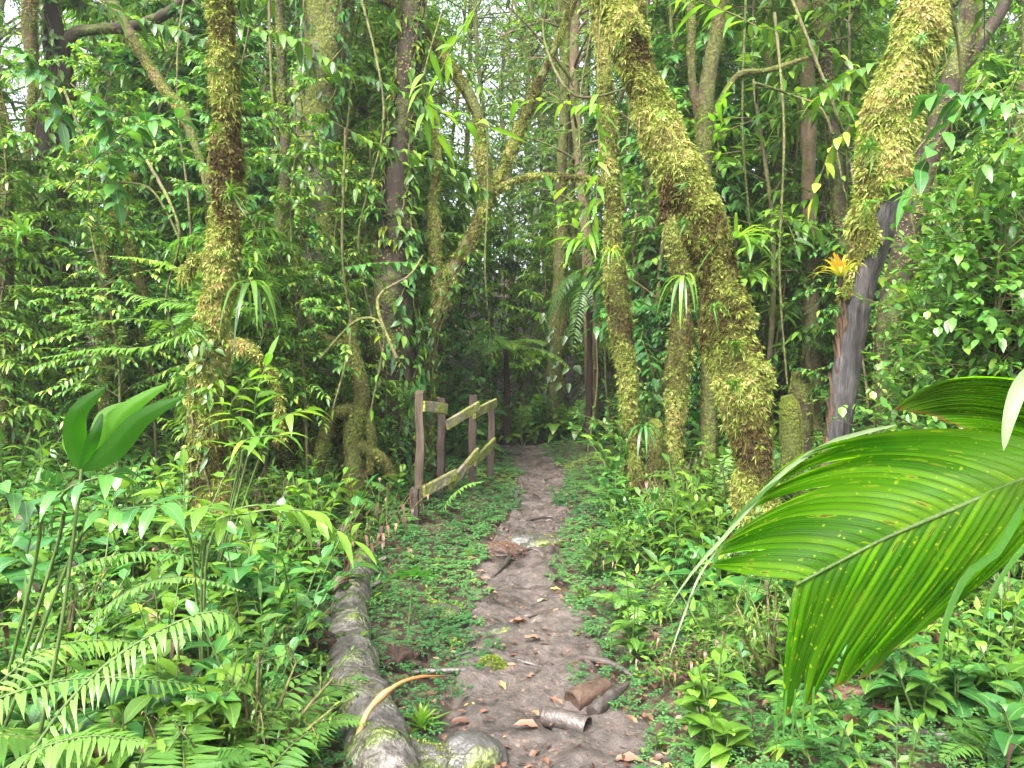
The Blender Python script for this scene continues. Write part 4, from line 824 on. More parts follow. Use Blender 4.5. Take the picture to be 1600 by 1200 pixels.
leafy_twig('thin dark hanging vine with lime leaves, left of the leaning trunk', [(940, -20), (934, 120), (936, 220), (930, 330), (918, 370), (890, 372)], 4.5, 26, .17, .034, lo=.25)
leafy_twig('horizontal twig with upright lime leaves crossing the slim trunks', [(1000, 200), (950, 165), (900, 165), (850, 158), (800, 160)], 4.6, 16, .15, .034)
leafy_twig('low sprig of lime leaves over the path bend', [(930, 370), (890, 350), (872, 330), (862, 300)], 4.6, 12, .17, .036)
leafy_twig('sprig of long lime leaves right of the leaning trunk at the top', [(1180, 40), (1140, 20), (1090, 0), (1060, -20)], 4.5, 9, .25, .05)
leafy_twig('cluster of pale and lime leaves beside the forked mossy trunk', [(1120, 270), (1122, 220), (1115, 180), (1130, 150)], 5.6, 15, .2, .045)
leafy_twig('pinnate twig with a row of pale drooping oval leaves, above the fence', [(540, 418), (580, 412), (630, 410), (680, 418)], 6.5, 22, .13, .06, 'cool', 'ell', 75, (.5, .85), .55, planar=.95, lo=.05)
for lb, pts, d, n, L in (('branch of broad glossy bluish leaves in the upper left', [(100, 300), (180, 220), (230, 190), (280, 185)], 4.6, 18, .2), ('branch of broad bluish leaves before the black trunk', [(-30, 60), (40, 90), (75, 130), (95, 190)], 4.6, 15, .19), ('drooping branch of broad leaves right of the black trunk', [(110, 130), (160, 180), (170, 250), (185, 320)], 4.8, 16, .18)):
    leafy_twig(lb, pts, d, n + 10, L * .75, L * .36, 'cool', 'ell', 62, (.1, .95), .35, planar=.15)
for lb, pts, d, n, L in (('branch of broad pale leaves in the upper right beside the mossy trunk', [(1620, 190), (1560, 160), (1500, 150), (1450, 150)], 4.2, 22, .17), ('drooping branch of large dull leaves over the dark forked trunk', [(1540, 120), (1500, 170), (1460, 230), (1425, 290)], 4.8, 12, .2), ('branch with yellow-green leaf tips at the right edge', [(1640, 180), (1590, 220), (1560, 240), (1520, 270)], 4.0, 12, .14),
                        ('spray of narrow leaves between the brown trunk and the bare one', [(1400, 90), (1340, 110), (1310, 130), (1280, 150)], 5.2, 18, .15), ('spray of lime tipped leaves left of the mossy bare-stemmed trunk', [(1370, 180), (1330, 200), (1300, 230), (1270, 310)], 5.2, 16, .13)):
    leafy_twig(lb, pts, d, n, L, L * .4, 'green' if L < .16 else 'cool', 'ell', 60, (.2, 1), .5)
for k, (x, y, d) in enumerate([(250, 50, 5.5), (420, 60, 6), (560, 130, 6.5), (1220, 60, 6.5), (640, 250, 7), (470, 260, 7)]):
    leafy_twig(['leafy branch hanging over the slanting mossy stem', 'leafy branch right of the shaggy trunk near the frame top', 'leafy branch before the pale grey tree top', 'leafy branch above the straight brown trunk', 'drooping leafy branch before the broad dark tree', 'leafy branch across the middle of the pale grey tree'][k], [(x - 120, y - 60), (x - 40, y - 20), (x + 40, y), (x + 120, y + 50)], d, 40, .13, .055, 'green', 'ell', 60, (0, .9), .5, planar=.1)
# arrow leaves climbing the lone trunk
t = thing('climbing_plant', P(868, 640, 13.7), 'bluish arrow-shaped leaves climbing the trunk at the end of the path', 'climber'); mb = MB(); n = 22
px_ = U(845, 905, n); py_ = U(480, 620, n); B = np.array([P(a_, b_, 13.7) for a_, b_ in zip(px_, py_)]); leaves(mb, B, np.stack([U(-.6, .6, n), U(-.5, -.1, n), U(-1, -.4, n)], -1), [0, -1., .3], U(.13, .22, n), U(.08, .12, n), droop=.1, rows='hi', kind='heart', tint=U(.0, .5, n)); mb.build('leaves', M['green'], t)

def climber(label, _t, C, R, lo, hi, n, L, m_, kind='ell', strap=0):
    t = thing('climbing_plant', C[int(lo * (len(C) - 1))], label, 'climber', 'leafy climbers on the trunks'); a, b = MB(), MB()
    for q_ in range(4):
        ii = np.linspace(lo, hi, 26) * (len(C) - 1); i = ii.astype(int); ph = -1.57 + U(-1, 1) + np.cumsum(U(-.25, .25, 26))
        A_ = np.stack([np.cos(ph), np.sin(ph), 0 * ph], -1); pts = C[i] + A_ * (R[i] * 1.12 + .012)[:, None]; tube(a, pts, [.009, .005], n=60, sides=5, lump=.3, ls=14, cap=False)
        j = RNG.integers(0, 25, n // 4); B = pts[j] + RNG.normal(size=(len(j), 3)) * .035; dv = nrm(A_[j] * .7 + RNG.normal(size=(len(j), 3)) * .6 + np.array([0, 0, -.4]))
        leaves(b, B, dv, nrm(A_[j] + np.array([0, 0, .6])), L * U(.6, 1.2, len(j)), L * .42 * U(.7, 1.2, len(j)), droop=U(.1, .8, len(j)), rows='mid', kind=kind, tint=U(0, .95, len(j)))
    a.build('stem', M['twig'], t); b.build('leaves', M[m_], t)
climber('leafy climber wrapping the lower half of the pale grey tree', *TR['pale'], .05, .5, 460, .12, 'green')
climber('bluish leafy climber high on the pale grey tree', *TR['pale'], .45, .8, 260, .11, 'cool')
climber('dense leafy climber covering the broad dark tree from its foot', *TR['dark'], .03, .45, 420, .13, 'cool')
climber('hanging leafy climber on the upper part of the broad dark tree', *TR['dark'], .42, .85, 420, .12, 'green', 'lance')
climber('leafy climber at the foot of the shaggy left trunk', *TR['shaggy'], .03, .3, 120, .09, 'green')
climber('small climber on the forked mossy tree', *TR['fork'], .03, .4, 120, .09, 'green')
climber('climber on the blackish trunk by the sky gap', *TR['black'], .1, .75, 220, .13, 'green')
# ---------------------------------------------------------------- shrubs, hero ferns and plants at their places
SH = proto('leafy_shrub', M['twig'], M['small'], f_shrub(.42, 2.4, 24, 26, .082, .044, nleaf=10)); PR['hshrub'] = [SH]
for (px, py, d, s, lb) in ((1535, 900, 4.5, 1.0, 'glossy small-leaved shrub filling the right side above the second palm leaf'), (1640, 900, 4.3, 1.1, 'glossy small-leaved shrub cut by the right edge'), (1475, 850, 6.2, .9, 'glossy small-leaved shrub behind the bare dark trunk')):
    x = (px - 800) / FPX * d; o = copy_tree(SH); o.location = (x, d, float(H(x, d)) + .1); o.scale = (s,) * 3; o.rotation_euler = (0, 0, U(0, 6)); tag(o, lb, 'shrub', 'glossy small-leaved shrubs at the right')
def hero_fern(label, c, specs, pl, npin=30, m_='fern', tint=.6, hang=.1, name='fern', group=None, r=.005, ang=70, pw__=.2, rows='mid'):
    t = thing(name, c, label, 'fern', group)
    for (tx, ty, td, L, el0, dr) in specs:      # frond aimed at a compass bearing tx (radians)
        mb = MB(); frond(mb, np.array(c) + [0, 0, ty], dirv(tx, math.radians(el0)), L, dr, npin, pl, pl * pw__, tint=tint + U(-.1, .1), rows=rows, hang=hang, r=r, ang=ang); mb.build('frond', [M[m_], M['stem']], t)
    return t
c = np.array([-1.95, 2.1, float(H(-1.95, 2.1))])
hero_fern('large arching fern with long fingered fronds in the lower left corner', c, [(.35, .15, 0, 1.15, 38, .55), (.1, .1, 0, 1.0, 26, .5), (-.25, .1, 0, .9, 26, .5), (.75, .15, 0, 1.0, 30, .5), (-.7, .1, 0, .8, 30, .5), (1.3, .1, 0, .9, 40, .5), (2.2, .1, 0, .8, 40, .5)], .15, 34, hang=.35, tint=.75)
c = G(60, 1010); hero_fern('pale fern frond arching over the large corner fern', c, [(.35, .3, 0, 1.1, 28, .45), (1.2, .2, 0, .8, 40, .5), (2.6, .2, 0, .7, 40, .5)], .1, 30, hang=.5, tint=.8)
c = G(205, 1230); hero_fern('low fern lying flat at the bottom left', c, [(.7, .12, 0, .55, 25, .3), (1.35, .1, 0, .6, 18, .3), (2.1, .1, 0, .5, 25, .3), (0, .1, 0, .5, 20, .35)], .12, 22, hang=.12, tint=.8)
c = G(430, 1190); hero_fern('low fern beside the rotten stump, left of the log', c, [(1.0, .08, 0, .5, 30, .35), (2.0, .08, 0, .6, 25, .35), (.1, .08, 0, .45, 30, .35), (3.0, .08, 0, .5, 30, .35)], .1, 22, tint=.75)
c = P(330, 470, 6.2); c[2] -= .35; hero_fern('fern arching out between the crooked sapling and the shaggy trunk', c, [(3.0, .1, 0, 1.2, 50, .55), (2.6, .1, 0, 1.1, 30, .5), (.2, .1, 0, .8, 50, .5), (3.6, .1, 0, 1.3, 20, .35), (4.6, .1, 0, .8, 40, .5), (1.5, .1, 0, .8, 50, .5)], .15, 30, tint=.8)
def path_frond(parent, pts, npin, pl, m_='fern', tint=.7, ang=70, hang=.2, pwk=.2, side=None, rows='mid', r=.004):
    C = smooth_path(np.array([P(*p) for p in pts]), 14); mb = MB(); tube(mb, C, [r, r * .3], n=14, sides=4, mat=1, cap=False)
    tt = np.linspace(.08, .99, npin); ix = tt * 13; i = np.minimum(ix.astype(int), 12); f = (ix - i)[:, None]
    B = C[i] * (1 - f) + C[i + 1] * f; T = nrm(C[i + 1] - C[i]); sd = nrm(np.cross(T, [0, 0, 1.])) if side is None else np.broadcast_to(nrm(np.array(side, float)), T.shape)
    up = nrm(np.cross(sd, T)); up = np.where(up[:, 2:3] < 0, -up, up); env = np.clip(np.minimum((tt + .1) * 4, 1) * (1 - tt ** 2.4) ** .8, .08, 1)
    for s in (-1, 1):
        a = np.radians(ang) * (1 + U(-.1, .1, npin)); dv = T * np.cos(a)[:, None] + sd * s * np.sin(a)[:, None] + up * U(-.1, .15, npin)[:, None]
        leaves(mb, B, dv, up, pl * env * U(.88, 1.1, npin), pl * pwk * (.5 + .5 * env), droop=hang + U(-.05, .1, npin), fold=.15, rows=rows, kind='lance', tint=np.clip(tint + U(-.12, .12, npin), 0, 1))
    mb.build('frond', [M[m_], M['stem']], parent)
t = thing('fern', G(10, 1260), 'big pale fern whose fingered fronds sweep in from the lower left corner', 'fern')
path_frond(t, [(-20, 1300, 1.9), (80, 1130, 2.0), (170, 1035, 2.05), (270, 975, 2.1), (345, 955, 2.15), (378, 990, 2.15)], 40, .12, tint=.85, ang=75, hang=.6, pwk=.13, r=.006)
path_frond(t, [(-120, 1150, 2.1), (0, 1090, 2.15), (120, 1060, 2.2), (230, 1062, 2.2), (320, 1072, 2.25)], 34, .14, tint=.75, ang=70, hang=.3, pwk=.1)
path_frond(t, [(-60, 1260, 1.9), (40, 1180, 1.85), (140, 1150, 1.85), (230, 1160, 1.85)], 32, .15, tint=.7, ang=70, hang=.3, pwk=.12)
path_frond(t, [(-60, 1120, 2.2), (60, 1020, 2.4), (160, 1000, 2.5), (240, 1010, 2.5)], 30, .12, tint=.8, hang=.4, pwk=.12)
t = thing('fern', G(120, 1030), 'narrow pale fern frond arching above the corner fern', 'fern')
path_frond(t, [(120, 1000, 2.6), (170, 945, 2.6), (230, 910, 2.6), (300, 902, 2.6), (385, 925, 2.6)], 44, .05, tint=.95, ang=80, hang=.5, pwk=.3)
t = thing('fern', G(285, 1290), 'flat triangular fern frond at the bottom edge left of the log', 'fern')
path_frond(t, [(290, 1260, 2.3), (288, 1200, 2.4), (285, 1150, 2.55), (280, 1105, 2.7)], 22, .2, tint=.7, ang=82, hang=.12, pwk=.12, side=(1, 0, 0))
t = thing('fern', G(420, 1180), 'fern with broad toothed fronds between the corner fern and the log', 'fern')
path_frond(t, [(340, 1240, 2.5), (370, 1170, 2.65), (430, 1100, 2.85), (500, 1045, 3.0)], 24, .16, tint=.75, ang=75, hang=.15, pwk=.16)
path_frond(t, [(400, 1240, 2.5), (440, 1180, 2.6), (490, 1140, 2.7), (540, 1130, 2.8)], 20, .12, tint=.6, ang=75, hang=.15, pwk=.16)
t = thing('fern', G(640, 850), 'arching fern at the foot of the wooden fence', 'fern')
path_frond(t, [(690, 800, 6.9), (705, 775, 6.9), (730, 757, 6.9), (755, 752, 6.9)], 24, .12, tint=.8, hang=.3)
path_frond(t, [(640, 850, 6.4), (600, 800, 6.4), (570, 780, 6.4), (545, 790, 6.4)], 24, .2, tint=.5, hang=.3)
path_frond(t, [(640, 850, 6.4), (620, 790, 6.6), (600, 760, 6.6), (570, 750, 6.6)], 24, .2, tint=.5, hang=.3)
t = thing('fern', P(330, 560, 5.9) * [1, 1, 0], 'feathery fern fronds fanning across the crooked sapling', 'fern')
for e_ in ([(330, 470, 6), (280, 420, 6), (230, 405, 5.9), (170, 400, 5.9)], [(330, 480, 6), (250, 470, 6), (160, 450, 6), (60, 455, 6)], [(330, 480, 6), (300, 440, 6), (320, 420, 5.9), (350, 440, 5.8)], [(330, 500, 6), (240, 540, 5.8), (150, 545, 5.7), (60, 560, 5.6)]): path_frond(t, e_, 30, .17, tint=.9, hang=.3, pwk=.18)
# tree fern beyond the path
b0 = np.array([-.1, 12.8, float(H(-.1, 12.8))]); t = thing('tree_fern', b0, 'pale green tree fern spreading behind the far end of the fence', 'tree fern')
mb = MB(); tube(mb, [b0 - [0, 0, .1], b0 + [.02, 0, .8], b0 + [0, 0, 1.55]], [.07, .05, .045], n=20, sides=10, lump=.25, ls=14); mb.build('trunk', M['rot'], t)
for k in range(13):
    mb = MB(); frond(mb, b0 + [0, 0, 1.55], dirv(k * .483, math.radians(U(12, 42))), U(1.0, 1.4), U(.35, .55), 30, .26, .04, tint=.85, rows='mid', hang=.15, r=.008); mb.build('frond', [M['fern'], M['stem']], t)
b0 = np.array([1.2, 12.5, float(H(1.2, 12.5))]); t = thing('tree_fern', b0, 'dark tree fern with a skirt of drooping fronds, behind the twin trunks', 'tree fern')
mb = MB(); tube(mb, [b0 - [0, 0, .1], b0 + [.02, 0, 1.2], b0 + [0, 0, 2.6]], [.07, .05, .045], n=20, sides=10, lump=.25, ls=14); mb.build('trunk', M['rot'], t)
for k in range(15):
    mb = MB(); frond(mb, b0 + [0, 0, 2.6], dirv(k * .43, math.radians(U(-20, 40))), U(1.0, 1.5), U(.7, 1.2), 26, .22, .03, tint=.15 if k % 2 else .5, rows='mid', hang=.5, r=.008); mb.build('frond', [M['fern'], M['stem']], t)
# arching lime lance plants left of the fence
def cane_plant(label, gpt, canes, L, W, m_, kind='lance', n=13, droop=.35, tint=(.2, .85)):
    t = thing('lance_leaved_plant', gpt, label, 'plant', None); a, b = MB(), MB()
    for pts in canes:
        Wp = [np.array(gpt) - [0, 0, .05]] + [P(*p) for p in pts]; C, *_ = tube(a, Wp, [.007, .003], n=24, sides=5, cap=False); twig_leaves(b, C[8:], n, L, W, kind, droop, 55, tint, 'hi', lo=.1, planar=.6)
    a.build('stem', M['stem'], t); b.build('foliage', M[m_], t)
g = np.array([-1.75, 4.5, float(H(-1.75, 4.5))]); cane_plant('tall plant with arching lime lance leaves before the shaggy trunk', g, [[(390, 700, 4.5), (400, 620, 4.4), (420, 560, 4.4)], [(380, 700, 4.5), (360, 640, 4.3), (390, 590, 4.2)], [(400, 730, 4.5), (430, 660, 4.4), (480, 640, 4.3)], [(370, 740, 4.5), (380, 690, 4.3), (440, 680, 4.1)]], .21, .042, 'lime')
g = np.array([-1.3, 3.3, float(H(-1.3, 3.3))]); cane_plant('plant with long arching leafy canes reaching over the log end', g, [[(330, 840, 3.3), (440, 790, 3.3), (560, 850, 3.4)], [(320, 850, 3.2), (400, 800, 3.1), (500, 800, 3.2)], [(300, 860, 3.2), (280, 810, 3.1), (330, 790, 3.0)]], .15, .042, 'green', 'ell', 16, .4, (.45, .85))
g = np.array([-1.75, 2.5, float(H(-1.75, 2.5))]); cane_plant('plant with pale ribbed arching leaves below the two-lobed palm', g, [[(90, 850, 2.5), (100, 770, 2.4), (180, 740, 2.3)], [(60, 850, 2.4), (30, 780, 2.3), (-20, 750, 2.2)], [(120, 850, 2.5), (190, 800, 2.4), (250, 790, 2.3)]], .16, .05, 'cool', 'ell', 10, .45, (.3, .8))
for k, (x, y, kd, ix, sc_) in enumerate([(-1.55, 4.9, 'lance', 1, 1.2), (-1.95, 4.7, 'lance', 0, 1.3), (-2.3, 4.9, 'broad', 0, 1.5), (-1.75, 5.1, 'fern', 0, 1.3), (-2.15, 4.4, 'broad', 2, 1.2), (-1.35, 5.3, 'broad', 0, 1.4)]):
    o = copy_tree(PR[kd][ix]); o.location = (x, y, float(H(x, y))); o.scale = (sc_,) * 3; o.rotation_euler = (0, 0, U(0, 6)); tag(o, ['lime lance-leaved plant at the right foot of the shaggy trunk', 'lance-leaved plant hiding the foot of the shaggy trunk', 'broad-leaved plant at the left foot of the shaggy trunk', 'fern against the base of the shaggy trunk', 'broad-leaved plant in front of the shaggy trunk', 'tall broad-leaved plant right of the shaggy trunk'][k], 'plant')
# dry curved stalk over the log
t = thing('dry_stalk', G(545, 1215), 'curved dry orange and yellow palm stalk arching over the log', 'stalk'); mb = MB()
mbp = [(552, 1215, 2.9), (560, 1150, 2.9), (580, 1105, 2.95), (620, 1070, 3.0), (655, 1058, 3.05), (690, 1056, 3.1)]
Pw = np.array([P(*p) for p in mbp]); C, *_ = tube(mb, Pw, [.012, .013, .011, .007, .002], n=40, sides=8, lump=.35, ls=26, tint=np.linspace(1, 0, 39)); mb.build('stalk_body', M['stalk'], t)
# big dead leaves bottom right
for k, (px, py, L, W, az) in enumerate([(1250, 1120, .34, .11, .2), (1330, 1105, .36, .13, 2.6), (1400, 1110, .3, .12, 1.2), (1460, 1060, .3, .1, -1.2), (1500, 1070, .22, .09, .6), (1290, 1150, .3, .08, -.3), (1420, 1140, .38, .12, 2.9), (1480, 1145, .26, .1, .1)]):
    L *= 1.15; W *= .8; c = G(px, py) + [0, 0, .05]; t = thing('dead_palm_sheath', c, ['curled reddish dead sheath furthest left under the palm leaf', 'wide brown dead sheath under the palm tips', 'upright brown dead sheath behind the bottom right seedling', 'rust-coloured dead leaf standing on edge at the right', 'dark curled dead leaf beside the rust-coloured one', 'thin dead sheath lowest of the left litter', 'long purple-brown dead sheath right of the seedling', 'short brown dead sheath beside the holed leaf'][k], 'dead leaf', 'dead leaves at the lower right')
    mb = MB(); leaves(mb, [c], [math.cos(az), math.sin(az), U(.15, .6)], [0, -.6, 1.], L, W, droop=U(.2, .5), fold=U(.4, .9), rows='hi', kind='strap', tint=[U(.05, .5)], wave=.15); mb.build('leaf_body', M['sheath'], t)
# low foreground plants, right and left corners
for k, (px, py, kind, idx, s, look) in enumerate([(1440, 1150, 'broad', 0, .75, 'glossy upright seedling in the middle of the dead sheaths'), (1400, 1290, 'lance', 0, .6, 'lance-leaved plant at the bottom edge under the palm tips'), (1290, 1230, 'broad', 1, .7, 'broad pale-leaved plant at the bottom edge right of the path'), (1130, 1210, 'wide', 1, .7, 'low wide-leaved plant at the bottom edge beside the path'),
                                                (1240, 980, 'wide', 0, .8, 'silvery wide-leaved plant behind the huge palm leaf'), (1560, 1120, 'wide', 1, .9, 'dark wide-leaved plant in the lower right corner'), (1600, 1000, 'wide', 0, 1.0, 'dark broad plant at the right edge below the palm leaves'), (1500, 960, 'broad', 0, .8, 'glossy plant seen under the palm blade'),
                                                (170, 1140, 'broad', 0, .8, 'upright glossy plant rising out of the corner fern'), (535, 1130, 'wide', 0, .55, 'heart-leaved seedling in front of the fallen log'), (640, 1000, 'palmfan', 0, 1, ''), (975, 905, 'sapl', 0, 1, '')]):
    if kind in PR:
        c = G(px, py); o = copy_tree(PR[kind][idx]); o.location = c; o.scale = (s,) * 3; o.rotation_euler = (0, 0, U(0, 6)); tag(o, look, 'plant')
c = G(637, 985); t = thing('palm_seedling', c, 'little pleated palm seedling beside the fallen log', 'palm seedling'); mb = MB(); hub = c + [.03, 0, .3]
for k in range(9): leaves(mb, [hub], [math.cos(k * .75) * .9, math.sin(k * .75) * .5, .25], [0, 0, 1.], .2, .05, droop=.35, fold=.3, rows='hi', kind='lance', tint=[.5])
mb.build('leaves', M['palmyoung'], t); mb = MB(); tube(mb, [c - [0, 0, .03], hub], .004, sides=5, n=5); mb.build('stem', M['stem'], t)
for (px, py, s, lb) in ((975, 905, 1.1, 'dark stemmed broad plant standing on the right verge'), (1065, 870, 1.6, 'upright bright broad plant before the twin mossy trunks'), (1100, 905, 1.4, 'broad plant between the verge and the leaning trunk'), (960, 820, 1.3, 'lime leaved plant at the foot of the twin trunks'), (1020, 890, 1.2, 'dark broad plant right of the path verge')):
    c = G(px, py); o = copy_tree(PR['broad'][RNG.integers(3)]); o.location = c; o.scale = (s,) * 3; tag(o, lb, 'plant', 'broad plants on the right verge')

# ---------------------------------------------------------------- the undergrowth
def free(x, y, m=.15):
    if y < 14 and abs(x - pc(y)) < pw(y) + m: return False
    if -1.0 < x < -.1 and 7 < y < 9.6 and x > -1.05 + (y - 7.3) * .25 - .3: return m < .12
    if 4.5 < y < 9.6 and -.14 < x / y < 0 and m > .12: return False
    if .85 < x < 1.8 and 2.3 < y < 3.4 and U(0, 1) < .85: return False
    for (a, b, r) in ((-.62, 3.2, .25), (-.72, 4.2, .22), (-.85, 5.2, .2)):
        if (x - a) ** 2 + (y - b) ** 2 < (r + m * .5) ** 2: return False
    return True
def scatter(kind, n, y0, y1, look, cat, group, s=(.7, 1.2), m=.2, xmax=1.0, side=0, smax=None, pw2=1.0, maxtop=None, hgt=.6):
    c = 0; it = 0
    while c < n and it < n * 40:
        it += 1; y = y0 + (y1 - y0) * U(0, 1) ** pw2; hx = y * .68 * xmax + .4; x = U(-hx, hx)
        if side and x * side < 0: continue
        if not free(x, y, m): continue
        sc_ = U(*s)
        if maxtop:      # near the viewer plants stay low enough to look over
            zt = float(H(x, y)) + hgt * sc_; lim = maxtop(x, y)
            if zt > lim: sc_ *= max(lim - float(H(x, y)), .05) / (hgt * sc_)
            if sc_ < .35: continue
        place(kind, x, y, sc_, look, cat, group); c += 1
top = lambda x, y: (.3 + .15 * y if x < 0 else .16 + .14 * y) if abs(x - pc(y)) > .9 else .06 + (.42 if x > 0 else .3) * max(abs(x - pc(y)) - pw(y), 0) + .025 * y
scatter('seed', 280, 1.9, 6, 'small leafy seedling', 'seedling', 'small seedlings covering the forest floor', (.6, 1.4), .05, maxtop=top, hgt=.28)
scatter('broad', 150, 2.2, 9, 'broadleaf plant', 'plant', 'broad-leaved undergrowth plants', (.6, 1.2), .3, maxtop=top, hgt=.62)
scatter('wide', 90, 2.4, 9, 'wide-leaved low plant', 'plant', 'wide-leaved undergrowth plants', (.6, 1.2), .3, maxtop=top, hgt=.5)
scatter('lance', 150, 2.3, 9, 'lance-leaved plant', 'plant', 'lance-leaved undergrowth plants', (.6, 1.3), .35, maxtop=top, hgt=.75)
scatter('fernn', 26, 2.3, 5, 'feathery fern', 'fern', 'ferns in the undergrowth', (.5, 1.0), .3, maxtop=top, hgt=.6)
PR['red'] = [proto('red_stemmed_plant', M['redstem'], M['green'], f_herb(.6, .19, .085, 'ell', n_st=2, nl=7, rows='hi')), proto('red_stemmed_plant', M['redstem'], M['lime'], f_herb(.5, .16, .06, 'ell', n_st=2, nl=8, rows='hi'))]
PR['bushy'] = [proto('small_leaved_bush', M['twig'], M['small'], f_shrub(.3, .5, 9, 9, .032, .016, nleaf=9)), proto('small_leaved_bush', M['twig'], M['far'], f_shrub(.3, .6, 9, 8, .04, .012, 'lance', nleaf=9))]
PR['bigleaf'] = [proto('large_leaved_plant', M['stem'], M['green'], f_herb(.5, .4, .15, 'ell', n_st=2, nl=5, rows='hi', droop=.5)), proto('large_leaved_plant', M['stem'], M['cool'], f_herb(.55, .34, .2, 'heart', n_st=2, nl=5, rows='hi', droop=.6))]
def f_dead(a, b):
    for k in range(9):
        C = arc(np.array([U(-.1, .1), U(-.1, .1), 0]), dirv(U(0, 6.28), U(.3, 1.4)), U(.3, .7), U(0, .5)); tube(a, C, [.005, .002], n=9, sides=5, cap=False); twig_leaves(b, C, 4, .1, .03, droop=1.2, tint=(0, .9), lo=.5)
PR['dead'] = [proto('withered_stems', M['twig'], M['brown_leaf'], f_dead)]
scatter('bushy', 60, 2.6, 8, 'fine-leaved little bush', 'bush', 'fine-leaved bushes of the undergrowth', (.6, 1.3), .3, maxtop=top, hgt=.55)
scatter('bigleaf', 34, 2.6, 9, 'large-leaved plant', 'plant', 'large-leaved plants of the undergrowth', (.6, 1.3), .35, maxtop=top, hgt=.6)
scatter('dead', 40, 2.3, 8, 'withered brown stems', 'dead plant', 'withered stems in the undergrowth', (.5, 1.1), .25, maxtop=top, hgt=.5)
scatter('broad', 34, 2.4, 6.5, 'lush broadleaf plant', 'plant', 'broad-leaved plants right of the path', (.6, 1.1), .12, side=1, xmax=.7)
scatter('fernn', 12, 2.8, 6.5, 'lush feathery fern', 'fern', 'ferns in the undergrowth', (.45, .8), .25, side=1, xmax=.8)
scatter('lance', 26, 2.6, 7, 'low lance-leaved plant', 'plant', 'lance-leaved plants right of the path', (.45, .75), .15, side=1, xmax=.7)
scatter('red', 46, 2.3, 7, 'red-stemmed leafy plant', 'plant', 'red-stemmed undergrowth plants', (.6, 1.2), .3, maxtop=top, hgt=.65)
scatter('fern', 110, 4.5, 15, 'feathery fern', 'fern', 'ferns in the undergrowth', (.8, 1.7), .35, maxtop=lambda x, y: .3 + .14 * y)
scatter('grass', 24, 2.4, 9, 'strap-leaved tuft', 'grass tuft', 'strap-leaved tufts on the ground', (.5, 1), .1)
scatter('broad', 80, 8, 17, 'tall broadleaf plant', 'plant', 'broad-leaved plants further in', (1.2, 2.4), .5)
scatter('lance', 90, 8, 17, 'tall lance-leaved plant', 'plant', 'lance-leaved plants further in', (1.2, 2.2), .5)
scatter('shrub', 70, 6.5, 16, 'leafy shrub', 'shrub', 'shrubs of the undergrowth', (.6, 1.3), .7, hgt=1.3, maxtop=lambda x, y: .5 + .14 * y)
def sapok(y0, y1, n, s, look, group, kind='sap', mm=1.0, cat='sapling', gap=True):
    c = 0; it = 0
    while c < n and it < n * 60:
        it += 1; y = U(y0, y1); hx = y * .68 + 1.0; x = U(-hx, hx)
        if not free(x, y, mm): continue
        if gap and -.7 < x / y < -.5 and y > 6 and s[1] > .9 and U(0, 1) < .95: continue
        if y < 9.5 and abs(x / y - .02) < .1: continue
        if y < 8.4 and .1 < x / y < .45: continue
        if y < 17 and -.12 < x / y < .12 and U(0, 1) < .42: continue
        if y < 8.4 and (-.2 < x / y < -.1 or -.28 < x / y < -.22) and U(0, 1) < .55: continue
        place(kind, x, y, U(*s), look, cat, group); c += 1
sapok(6.2, 11, 95, (.45, .85), 'thin leafy sapling', 'saplings of the undergrowth')
sapok(8.5, 13, 36, (1.3, 1.9), 'very tall leafy sapling', 'taller saplings behind')
sapok(10, 18, 90, (.8, 1.5), 'tall leafy sapling', 'taller saplings behind')
sapok(9, 17, 42, (.8, 1.2), 'slim mossy tree', 'slim mossy trees', 'slim', 1.0, 'tree')
sapok(12.5, 26, 70, (.8, 1.3), 'forest tree', 'forest trees further back', 'tree', 1.2, 'tree')
c = 0
while c < 24:
    y = U(6.5, 14); x = U(-.66, .66) * y
    if abs(x) < 1 or (y < 8.5 and x > 0): continue
    place('liana', x, y, U(.8, 1.1), 'thin hanging liana', 'liana', 'thin lianas hanging among the trees', z=float(H(x, y)), tilt=.1); c += 1

for k in range(46):
    y = U(12.9, 15.5); x = U(-2.2, 2.6)
    if y < 13.6 and abs(x - pc(y)) < .5: continue
    if k % 3 == 0: place('shrub', x, y, U(.7, 1.1), 'leafy shrub', 'shrub', 'shrubs of the undergrowth')
    elif k % 3 == 1: place('fern', x, y, U(1.2, 1.9), 'feathery fern', 'fern', 'ferns in the undergrowth')
    else: place('broad', x, y, U(1.3, 2), 'tall broadleaf plant', 'plant', 'broad-leaved plants further in')
for k in range(26):
    x = -1.3 + 2.7 * (k + U(0, 1)) / 26; y = U(12.75, 13.9)
    place(('fern', 'broad', 'lance', 'bigleaf')[k % 4], x, y, U(.9, 1.5), ('bushy arching fern', 'bushy leafy plant', 'bushy lance-leaved plant', 'bushy large-leaved plant')[k % 4], 'fern' if k % 4 == 0 else 'plant', 'plants closing the far end of the path', idx=(1 if k % 4 == 2 else 0))
for k in range(10):
    place('sap', U(-1.6, 2.4), U(14, 17), U(.8, 1.2), 'tall leafy sapling', 'sapling', 'taller saplings behind')
